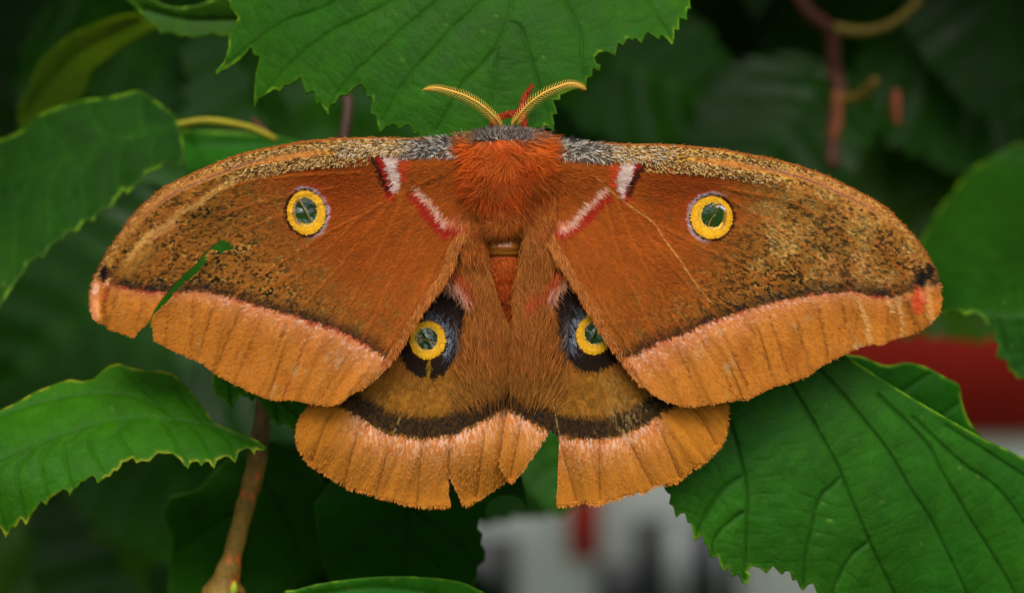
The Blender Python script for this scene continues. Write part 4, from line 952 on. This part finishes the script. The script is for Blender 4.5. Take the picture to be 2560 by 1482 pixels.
def warm(c):
    sat = 1 - c.min(1) / (c.max(1) + 1e-6); k = ss(.55, .85, sat)
    return c * np.stack([1 + 0 * k, 1 + 0 * k, 1 - .30 * k], -1)
PARTNAME = {'LF': 'forewing', 'RF': 'forewing', 'LH': 'hindwing', 'RH': 'hindwing'}
NHAIR = {'LF': 42000, 'RF': 44000, 'LH': 24000, 'RH': 25000}
wing_ob = {}
for wi, w in enumerate(('LH', 'RH', 'LF', 'RF')):
    hole = ring_pts(w, 0.25, 60)
    vx, vy, q = gridmesh(out[w], 2.8, [hole])
    c = PAT[w](w, vx, vy); yv = wing_depth(w, vx, vy)
    c = warm(c)
    o = mesh(PARTNAME[w], rel(at(vx, vy, yv), ML), quads=q, mat=M_WING, parent=moth, col=c)
    solid(o, 0.00012); wing_ob[w] = o
    o['label'] = {'LF': 'left forewing with a long ragged tear near the tip', 'RF': 'right forewing, whole, with pale blotches near the tip',
                  'LH': 'left hindwing with a narrow notch in its orange margin', 'RH': 'right hindwing with a deep square notch torn from its margin'}[w]
    # scales lying on the wing
    n = NHAIR[w]
    x, y = scatter(out[w], n, 100 + wi, [ring_pts(w, .95, 60)])
    r = np.random.default_rng(200 + wi)
    c = PAT[w](w, x, y)
    bd = np.abs(x - 1265)
    if w in ('LF', 'RF'):
        ln = 8 + 16 * np.exp(-np.clip(bd - 90, 0, None) / 110.0); wd_ = np.full(n, 1.15)
    else:
        ln = 9 + 20 * ss(1000, 800, y) * ss(420, 120, bd); wd_ = np.full(n, 1.05)
    ln = np.where(c.sum(1) < .12, 6.5, ln); ln = np.minimum(ln, 5 + .8 * np.clip(sdp(x, y, ring_pts(w, 1.0)), 0, None))
    ln = ln * r.uniform(.6, 1.35, n)
    c = warm(c)
    org = ss(.10, .16, c[:, 1]) * ss(.25, .35, c[:, 0]) * ss(.10, .05, c[:, 2])          # the plain orange margin is smoother
    am = .19 - .11 * org
    c = c * (1 + am * r.uniform(-1, 1, n))[:, None] * (1 + r.normal(0, .03, (n, 3)))
    kp = r.random(n) > .62 * org; nk = kp.sum(); xk, yk = x[kp], y[kp]
    blades('scales', o, xk, yk, np.full(nk, .3), wing_depth(w, xk, yk), flow(w, xk, yk) + r.normal(0, .28, nk), ln[kp], wd_[kp], r.uniform(.02, .08, nk), c[kp], seed=300 + wi, roll=.06)
    # fringe along the outer margin
    e = out[w]; s0 = np.vstack([e, e[:1]]); L_ = np.hypot(*np.diff(s0, axis=0).T); cs = np.concatenate([[0], np.cumsum(L_)])
    nf = int(cs[-1] / 1.6); sp = r.uniform(0, cs[-1], nf)
    fx = np.interp(sp, cs, s0[:, 0]); fy = np.interp(sp, cs, s0[:, 1])
    if w in ('LF', 'RF'): keep = seg(fx, fy, LF_PM if w == 'LF' else RF_PM); keep = (keep[0] * keep[1] > 30)
    else: keep = (fy > 1010)
    fx, fy = fx[keep], fy[keep]; nf = len(fx)
    rx, ry = root_of(w)
    c = PAT[w](w, fx, fy) * r.uniform(.8, 1.5, nf)[:, None]
    blades('fringe', o, fx, fy, np.zeros(nf), wing_depth(w, fx, fy), flow(w, fx, fy) + r.normal(0, .22, nf), r.uniform(4, 12, nf) * (1.0 if w in ('LH', 'RH') else .35), np.full(nf, 1.2), r.uniform(-.05, .15, nf), c, seed=400 + wi)
    # eyespot: yellow ring of scales, clear membrane with a fold
    nr, na = 9, 120
    fr = np.linspace(-.06, 1.02, nr)
    R = np.stack([ring_pts(w, f, na, .05 if i == 0 else .012, 7 + i) for i, f in enumerate(fr)])       # nr,na,2
    rx_, ry_ = R[..., 0].ravel(), R[..., 1].ravel()
    (ecx, ecy), _, _, _, _ = EYE[w]
    dep = wing_depth(w, np.array([ecx], float), np.array([ecy], float))[0]
    ydep = wing_depth(w, rx_, ry_)
    F = np.repeat(fr, na)
    bul = (2.2 * np.sin(np.pi * np.clip(F, 0, 1)) ** .6 + .5 + 0.8 * (vn(rx_, ry_, 4, 71) - .5)) * PX
    i, j = np.meshgrid(np.arange(nr - 1), np.arange(na), indexing='ij')
    q = np.stack([i * na + j, i * na + (j + 1) % na, (i + 1) * na + (j + 1) % na, (i + 1) * na + j], -1).reshape(-1, 4)[:, ::-1]
    yel = lin((232, 178, 40))[None] * (.82 + .36 * vn(rx_, ry_, 5, 72))[:, None]
    yel = yel * (1 - ss(.35, .0, F)[:, None] * .35) + lin((226, 196, 96))[None] * ss(.35, .0, F)[:, None] * .35
    yel = mixc(yel, (208, 128, 20), ss(.7, 1.0, F) * .6)
    mesh('eyespot_ring', rel(at(rx_, ry_, ydep - bul), ML), quads=q, mat=M_WING, parent=o, col=yel)
    nh = 1500; tr_ = r.uniform(0, 2 * math.pi, nh); ff = r.uniform(.0, .98, nh)
    idx = (tr_ / (2 * math.pi) * na).astype(int) % na
    R0 = ring_pts(w, 0.0, na); R1 = ring_pts(w, 1.0, na)
    hx = R0[idx, 0] * (1 - ff) + R1[idx, 0] * ff; hy = R0[idx, 1] * (1 - ff) + R1[idx, 1] * ff
    cc = lin((232, 178, 40))[None] * r.uniform(.9, 1.12, nh)[:, None]; cc = mixc(cc, (226, 200, 110), ss(.3, 0, ff) * .5)
    blades('ring_scales', o, hx, hy, np.full(nh, 2.6), wing_depth(w, hx, hy), tr_ + math.pi * (r.random(nh) < .5) + r.normal(0, .4, nh), r.uniform(3, 6, nh), np.full(nh, 0.9), r.uniform(.05, .2, nh), cc, seed=500 + wi)
    # membrane
    np_, na2 = 12, 48
    rho = np.linspace(0, 1, np_); RR = ring_pts(w, .3, na2)
    mxy = np.array([ecx, ecy]) + rho[:, None, None] * (RR - np.array([ecx, ecy]))[None]
    mx_, my_ = mxy[..., 0].ravel(), mxy[..., 1].ravel()
    tilt = {'LF': -.0, 'RF': .55, 'LH': .04, 'RH': .05}[w]
    fold = (mx_ - ecx) * (.75 if w in ('LF', 'LH') else -.75) + (my_ - ecy) * -.45 if w != 'LF' else (mx_ - ecx) * .85 - (my_ - ecy) * .5
    ym = dep + PX * (1.0 - 7 * np.exp(-(fold / 3.5) ** 2) * .35 + tilt * (my_ - ecy) * ss(-14, 14, fold * (1 if w == 'LF' else -1) + 6) * (1 - np.repeat(rho, na2) ** 4) + 5 * (vn(mx_, my_, 13, 80 + wi) - .5) * (1 - np.repeat(rho, na2) ** 3))
    i, j = np.meshgrid(np.arange(np_ - 1), np.arange(na2), indexing='ij')
    q = np.stack([i * na2 + j, i * na2 + (j + 1) % na2, (i + 1) * na2 + (j + 1) % na2, (i + 1) * na2 + j], -1).reshape(-1, 4)[:, ::-1]
    mesh('eyespot_window', rel(at(mx_, my_, ym), ML), quads=q, mat=M_PANE, parent=o)
    # fold across the membrane
    if w != 'RH':
        fl = {'LF': [(747, 498), (760, 520), (771, 540), (785, 565)], 'RF': [(1798, 514), (1785, 536), (1774, 556), (1766, 568)], 'LH': [(1044, 842), (1066, 850), (1096, 862)]}[w]
        f_ = np.array(fl, float); co, q, t = tube(at(f_[:, 0], f_[:, 1], np.full(len(f_), dep - 1.0 * PX)), np.array([1.2] * len(f_)) * PX, 8)
        mesh('membrane_vein', rel(co, ML), quads=q, tris=t, mat=M_HAIR, parent=o, col=np.tile(lin((150, 110, 50)), (len(co), 1)))

# long fur on the leading edge and at the wing roots
def fur_edge(w, n, lo, hi, seed, d0, d1, ln, pal, an, name='leading_edge_fur', width=1.0):
    r = np.random.default_rng(seed); L = w == 'LF'
    costa = curve(LF_COSTA if L else RF_COSTA, 6); s_ = np.hypot(*np.diff(costa, axis=0).T); cs = np.concatenate([[0], np.cumsum(s_)])
    out_ = np.abs(costa[:, 0] - 1265)
    xs = lo + (hi - lo) * (r.beta(1.6, 2.0, n) if d0 > 30 else r.random(n)); o_ = np.argsort(out_)
    cx_ = np.interp(xs, out_[o_], costa[o_, 0]); cy_ = np.interp(xs, out_[o_], costa[o_, 1])
    dd = r.uniform(d0, d1, n); x = cx_; y = cy_ + dd
    pal = np.array([lin(p) for p in pal]); c = pal[r.integers(0, len(pal), n)] * r.uniform(.7, 1.3, n)[:, None]
    a0 = (math.pi - an) if L else an
    ang = a0 + r.normal(0, .45, n)
    blades(name, wing_ob[w], x, y, np.full(n, 1.5), wing_depth(w, x, y), ang, r.uniform(.6, 1.3, n) * ln, np.full(n, width), r.uniform(.2, .6, n), c, seed=seed + 1, roll=.8)
GREY = [(70, 64, 64), (58, 54, 56), (120, 112, 106), (196, 186, 170), (190, 180, 160), (90, 80, 72)]
TAN = [(206, 168, 100), (190, 150, 88), (80, 52, 26), (64, 42, 22), (150, 100, 50), (210, 180, 124)]
for w, s in (('LF', 600), ('RF', 640)):
    fur_edge(w, 1500, 105, 260, s, 4, 44, 17, GREY, .9)
    fur_edge(w, 1500, 230, 420, s + 5, 3, 44, 13, TAN + GREY[3:5], .8)
    fur_edge(w, 900, 400, 700, s + 9, 7, 24, 8, TAN, .6)
    fur_edge(w, 1300, 340, 720, s + 13, 40, 70, 8, TAN, .7)
    fur_edge(w, 700, 690, 1040, s + 17, 6, 18, 6, [(190, 140, 74), (160, 104, 54), (206, 166, 96)], .9)

# body: head, thorax and abdomen as one skin
BY = np.array([316, 322, 332, 346, 370, 410, 460, 510, 550, 580, 600, 618, 636, 641, 660, 690, 700, 706, 730, 750, 757, 790, 815, 835, 850, 856])
BRX = np.array([6, 52, 78, 94, 106, 108, 102, 88, 68, 54, 50, 50, 50, 46, 47, 46, 43, 44, 42, 40, 37, 34, 27, 18, 8, 1])
BRY = np.array([4, 26, 38, 46, 56, 62, 58, 44, 46, 38, 38, 48, 44, 38, 43, 41, 38, 39, 37, 35, 32, 29, 22, 14, 7, 1])
BCY = np.interp(np.arange(310, 860), [310, 400, 560, 700, 860], [.0012, .0010, .0020, .0036, .0048])
def bcx(y): return np.interp(y, [316, 400, 600, 856], [1268, 1262, 1257, 1281])
def brx(y): return np.interp(y, BY, BRX)
def bry(y): return np.interp(y, BY, BRY)
def bcd(y): return np.interp(y, np.arange(310, 860), BCY)
yy = np.concatenate([np.linspace(316, 600, 90), np.linspace(602, 856, 130)]); na = 64
th = np.linspace(0, 2 * math.pi, na, endpoint=False)
YY, TH = np.meshgrid(yy, th, indexing='ij')
XX = bcx(YY) + brx(YY) * np.sin(TH); HH = bry(YY) * np.cos(TH)
bump_ = 1 + .03 * (fbm(XX, YY, 30, 90) - .5)
XX = bcx(YY) + (XX - bcx(YY)) * bump_
def body_col(x, y):
    c = np.tile(lin((174, 70, 18)), (len(x), 1))
    c = mixc(c, (202, 90, 22), ss(30, 80, np.abs(x - 1262)) * ss(470, 400, y) * .8)
    c = mixc(c, (136, 70, 24), ss(470, 540, y) * ss(650, 600, y))
    c = mixc(c, (150, 62, 18), ss(470, 500, y) * ss(520, 490, y) * ss(50, 10, np.abs(x - 1250)) * .6)
    c = mixc(c, (100, 92, 86), ss(346, 338, y))
    ya = y - 7 * (1 - ((x - bcx(y)) / 50) ** 2) + 4
    c = mixc(c, (150, 84, 22), ss(594, 602, ya) * ss(641, 637, ya))
    c = mixc(c, (92, 48, 14), ss(5, 1, np.abs(ya - 624)) * .7 * ss(-30, 20, x - 1257))
    c = mixc(c, (168, 80, 28), ss(640, 648, y) * ss(700, 660, y) * .8)
    c = mixc(c, (128, 54, 18), ss(690, 760, y) * .7)
    for yr in (640, 703, 753, 795): c = mixc(c, (86, 32, 12), ss(7, 1, np.abs(y - yr)) * .4)
    return c
co = at(XX.ravel(), YY.ravel(), bcd(YY.ravel()) - HH.ravel() * PX)
i, j = np.meshgrid(np.arange(len(yy) - 1), np.arange(na), indexing='ij')
q = np.stack([i * na + j, (i + 1) * na + j, (i + 1) * na + (j + 1) % na, i * na + (j + 1) % na], -1).reshape(-1, 4)
ya_ = (YY - 7 * (1 - ((XX - bcx(YY)) / 50) ** 2) + 4).ravel()
bare = ss(594, 602, ya_) * ss(641, 637, ya_)
body = mesh('body', rel(co, ML), quads=q, mat=M_BODY, parent=moth, col=body_col(XX.ravel(), YY.ravel()), attrs={'bare': bare})

def body_fur(name, n, x, y, ang, ln, width, elev, c, seed, lift=0.0):
    t = np.clip((x - bcx(y)) / brx(y), -.985, .985)
    h = bry(y) * np.sqrt(1 - t * t) + lift + (16 * (fbm(x, y, 48, 98, 2) - .5) if name == 'fur' else 0)
    blades(name, body, x, y, h, bcd(y), ang, ln, width, elev, c, seed=seed, roll=.6, droop=.5)
r = np.random.default_rng(77)
def pick(pal, n, v=.25):
    p = np.array([lin(k) for k in pal]); return p[r.integers(0, len(p), n)] * r.uniform(1 - v, 1 + v, n)[:, None]
# thorax
n = 17000; y = r.uniform(333, 560, n); t = r.uniform(-1, 1, n); x = bcx(y) + t * brx(y) * .97
ang = math.pi / 2 - t * np.interp(y, [345, 430, 500, 575], [1.0, .75, .25, -.35]) + r.normal(0, .34, n) + 2.6 * (fbm(x, y, 40, 95, 2) - .5)
c = body_col(x, y) * r.uniform(.65, 1.4, n)[:, None]; cl = fbm(x, y, 34, 96)
c = mixc(c, (150, 84, 30), ss(.52, .7, cl) * .6); c = mixc(c, (206, 112, 40), ss(.44, .3, cl) * .45)
body_fur('fur', n, x, y, ang, r.uniform(20, 62, n), np.full(n, .72), r.uniform(.02, .5, n), c, 701)
# tufts at the wing roots sweeping towards the abdomen
n = 9000; sgn = np.where(r.random(n) < .5, -1, 1); y = 400 + 240 * r.beta(1.4, 2.0, n); u = r.uniform(0, 1, n)
off = np.interp(y, [400, 440, 520, 600, 700], [92, 90, 76, 48, 46]) + u * np.interp(y, [400, 540, 620, 700], [44, 56, 66, 70])
x = bcx(y) + sgn * off
ang = np.arctan2(960 - y, 1275 + sgn * 22 - x) + r.normal(0, .14, n)
c = pick([(168, 92, 36), (150, 78, 28), (182, 108, 48), (128, 66, 24), (176, 86, 30)], n)
yb = np.where(sgn < 0, wing_depth('LF', x, y), wing_depth('RF', x, y))
h0 = np.interp(off, [30, 50, 90, 140], [22, 20, 14, 3]) * np.interp(y, [400, 540, 640], [1, 1, .25])
m = y < 660
blades('root_tufts', body, x[m], y[m], h0[m], np.full(m.sum(), .0008), ang[m], r.uniform(34, 66, m.sum()), np.full(m.sum(), .95), r.uniform(.05, .25, m.sum()), c[m], seed=703, droop=.3)
# long hair on the inner margins of the hindwings
for w, sg in (('LH', -1), ('RH', 1)):
    n = 6500; y = 545 + 470 * r.beta(1.0, 1.25, n)
    inner = np.where(sg < 0, np.interp(y, [545, 600, 658, 705, 752, 793, 831, 857, 985], [1205, 1212, 1220, 1235, 1249, 1264, 1279, 1282, 1274]), np.interp(y, [545, 640, 678, 728, 787, 846, 985], [1318, 1305, 1293, 1285, 1283, 1282, 1274]))
    x = inner + sg * np.minimum(r.exponential(1.0, n), 3.2) * np.interp(y, [545, 700, 985], [24, 40, 46])
    ok = ~pip(x, y, out['LF' if sg < 0 else 'RF']) | (y < 600)
    pat = hind_pattern(w, x, y); ok &= pat.sum(1) > .09
    x, y, pat = x[ok], y[ok], pat[ok]; n = len(x)
    ang = np.arctan2(1040 - y + 60, (1277 - x) * .75 + sg * 14) + r.normal(0, .13, n)
    c = (.7 * pat + .3 * pick([(160, 96, 40), (146, 84, 32), (176, 112, 52), (122, 70, 26)], n)) * r.uniform(.75, 1.3, n)[:, None]
    yb = wing_depth(w, x, y) - np.interp(y, [545, 620, 820, 1000], [.0016, .0014, .0008, 0])
    blades('inner_margin_hair', wing_ob[w], x, y, np.full(n, 2.0), yb, ang, r.uniform(24, 48, n), np.full(n, .85), r.uniform(.05, .22, n), c, seed=710 + sg, droop=.5)
# hair along the hind edge of the forewings
for w, a_ in (('LF', [(1170, 580), (1151, 606), (1135, 658), (1117, 696), (1100, 719), (1082, 746), (1047, 799), (1011, 860), (976, 910)]), ('RF', [(1350, 575), (1362, 594), (1388, 640), (1402, 663), (1423, 699), (1443, 731), (1481, 799), (1520, 860), (1569, 928)])):
    cv = curve(a_, 10); n = 1600; s_ = np.clip(r.random(n) ** 1.4, 0, 1) * (len(cv) - 1); x = np.interp(s_, np.arange(len(cv)), cv[:, 0]); y = np.interp(s_, np.arange(len(cv)), cv[:, 1])
    x = x + (-1 if w == 'LF' else 1) * r.uniform(0, 26, n)
    g_ = np.arctan2(.82, -.50 if w == 'LF' else .50)
    ang = g_ + (-.42 if w == 'LF' else .42) * 1.0 + r.normal(0, .2, n)
    c = pick([(176, 104, 46), (160, 88, 34), (186, 118, 58)], n)
    blades('hind_edge_hair', wing_ob[w], x, y, np.full(n, 1.5), wing_depth(w, x, y), ang, r.uniform(8, 22, n) * np.interp(s_, [0, len(cv)], [1.5, .7]), np.full(n, .9), r.uniform(.02, .2, n), c, seed=720)
# grey collar
n = 2600; x = r.uniform(1172, 1376, n); y = np.interp(x, [1172, 1200, 1270, 1340, 1376], [346, 331, 325, 334, 350]) + r.uniform(-2, 24, n) * np.interp(x, [1172, 1270, 1376], [1.0, 1, 1])
c = pick([(84, 76, 74), (64, 58, 58), (130, 118, 108), (178, 160, 142), (104, 92, 84)], n); c = mixc(c, (150, 100, 60), ss(40, 0, np.minimum(x - 1172, 1376 - x)) * .6)
ang = np.arctan2(-1 + r.normal(0, .5, n), (x - 1270) / 90 + r.normal(0, .6, n))
body_fur('collar_fur', n, x, y, ang, r.uniform(10, 20, n), np.full(n, .95), r.uniform(.2, .7, n), c, 731, 1.0)
# brown tegulae beside the collar
for sg in (-1, 1):
    n = 900; cx_ = 1172 if sg < 0 else 1372; x = cx_ + r.normal(0, 13, n); y = 368 + r.normal(0, 14, n) + (4 if sg > 0 else 0)
    blades('shoulder_fur', body, x, y, np.full(n, 14.0), np.full(n, .0006), np.arctan2(.8, sg * .55) + r.normal(0, .5, n), r.uniform(14, 30, n), np.full(n, .95), r.uniform(.1, .5, n), pick([(150, 96, 54), (170, 90, 40), (120, 84, 58), (186, 110, 50)], n), seed=740 + sg)
# abdomen
n = 5200; y = r.uniform(643, 848, n); t = r.uniform(-1, 1, n); x = bcx(y) + t * brx(y) * .95
c = body_col(x, y) * r.uniform(.7, 1.4, n)[:, None]
body_fur('abdomen_fur', n, x, y, np.pi / 2 - t * .25 + r.normal(0, .2, n), r.uniform(9, 17, n), np.full(n, .9), r.uniform(.1, .35, n), c, 751)
n = 1000; y = 545 + 55 * r.beta(1.2, 1.6, n); t = r.uniform(-1, 1, n); x = bcx(y) + t * brx(y) * .95
body_fur('waist_fur', n, x, y, np.pi / 2 + t * .3 + r.normal(0, .3, n), r.uniform(10, 28, n), np.full(n, .8), r.uniform(.1, .3, n), body_col(x, y) * r.uniform(.7, 1.3, n)[:, None], 752)

# antennae: shaft with combs of fine barbs
for sg, pts in ((-1, [(1228, 752), (1205, 700), (1150, 610), (1040, 500), (900, 395), (740, 310), (560, 250), (400, 212), (280, 212), (180, 240)]),
                (1, [(1362, 758), (1385, 690), (1425, 620), (1520, 490), (1650, 370), (1800, 270), (1960, 200), (2100, 155), (2220, 162), (2300, 200), (2345, 245)])):
    c = curve(T(pts, K8), 10); k = np.linspace(0, 1, len(c))
    ya = .0008 - .0045 * np.sin(k * math.pi * .8)
    co, q, t = tube(at(c[:, 0], c[:, 1], ya), np.interp(k, [0, .1, .5, .85, 1], [2.4, 2.6, 2.7, 2.0, .8]) * PX * (1 + .12 * np.sin(k * 260)), 12)
    ant = mesh('antenna', rel(co, ML), quads=q, tris=t, mat=M_ANT, parent=moth)
    d = np.gradient(c, axis=0); d /= np.linalg.norm(d, axis=1)[:, None]; nrm = np.stack([-d[:, 1], d[:, 0]], -1)
    VV = []; QQ = []; TT = []; base = 0
    for b in range(40):
        kk = .08 + .90 * b / 40; i_ = kk * (len(c) - 1); f = lambda arr: np.array([np.interp(i_, np.arange(len(c)), arr[:, z]) for z in range(2)])
        p0 = f(c); dd = f(d); nn = f(nrm); y0 = np.interp(kk, k, ya); ln = math.sin(math.pi * min(1, kk * .9 + .12)) ** .6
        for side, L_ in ((1, 29.0), (-1, 18.0)):
            s2 = side * sg
            tip = p0 + (nn * s2 * (1.0 if sg < 0 else 1.0) * .72 + dd * .62) * L_ * ln
            mid = .5 * (p0 + tip) + dd * -1.5
            P_ = np.vstack([p0, mid, tip]); yb = np.array([y0, y0 + side * -.0004, y0 + (.0018 if L_ > 15 else .0004)])
            co, q, t = tube(at(P_[:, 0], P_[:, 1], yb), np.array([.95, .85, .45]) * PX, 5)
            VV.append(co); QQ.append(q + base); TT.append(t + base); base += len(co)
    bo = mesh('barbs', rel(np.vstack(VV), ML), quads=np.vstack(QQ), tris=np.vstack(TT), mat=M_ANT, parent=ant); tag(bo, kind='stuff')

# forelegs gripping the leaf
M_LEG = M_HAIR
for pts, ys, ws in (([(1224, 345), (1228, 322), (1238, 302), (1256, 290), (1276, 286), (1296, 280)], [.001, .0012, .002, .003, .004, .005], [6, 7, 8, 8, 7.5, 5]),
                    ([(1318, 350), (1314, 325), (1308, 300), (1303, 282), (1306, 262), (1316, 238), (1330, 216)], [.001, .0014, .0026, .0040, .0052, .0056, .0058], [6, 8, 8, 7, 7.5, 6.5, 5])):
    c = curve(pts, 8); k = np.linspace(0, 1, len(c)); ya = np.interp(k, np.linspace(0, 1, len(ys)), ys); wr = np.interp(k, np.linspace(0, 1, len(ws)), ws)
    co, q, t = tube(at(c[:, 0], c[:, 1], ya), wr * PX, 14)
    lg = mesh('leg', rel(co, ML), quads=q, tris=t, mat=M_HAIR, parent=moth, col=np.tile(lin((150, 56, 28)), (len(co), 1)) * (.8 + .4 * fbm(co[:, 0] / PX, co[:, 2] / PX, 12, 97))[:, None])
    n = 420; s_ = r.uniform(0, len(c) - 1, n); x = np.interp(s_, np.arange(len(c)), c[:, 0]) ; y = np.interp(s_, np.arange(len(c)), c[:, 1]); ww = np.interp(s_, np.arange(len(c)), wr)
    d = np.gradient(c, axis=0); aa = np.arctan2(np.interp(s_, np.arange(len(c)), d[:, 1]), np.interp(s_, np.arange(len(c)), d[:, 0]))
    t_ = r.uniform(-1, 1, n); x = x - np.sin(aa) * t_ * ww * .9; y = y + np.cos(aa) * t_ * ww * .9
    blades('leg_fur', lg, x, y, ww * np.sqrt(1 - (t_ * .95) ** 2), np.interp(s_, np.arange(len(c)), ya), aa + t_ * .5 + r.normal(0, .2, n), r.uniform(6, 11, n), np.full(n, .9), r.uniform(.1, .3, n), pick([(158, 60, 30), (130, 46, 22), (176, 76, 40)], n), seed=760)
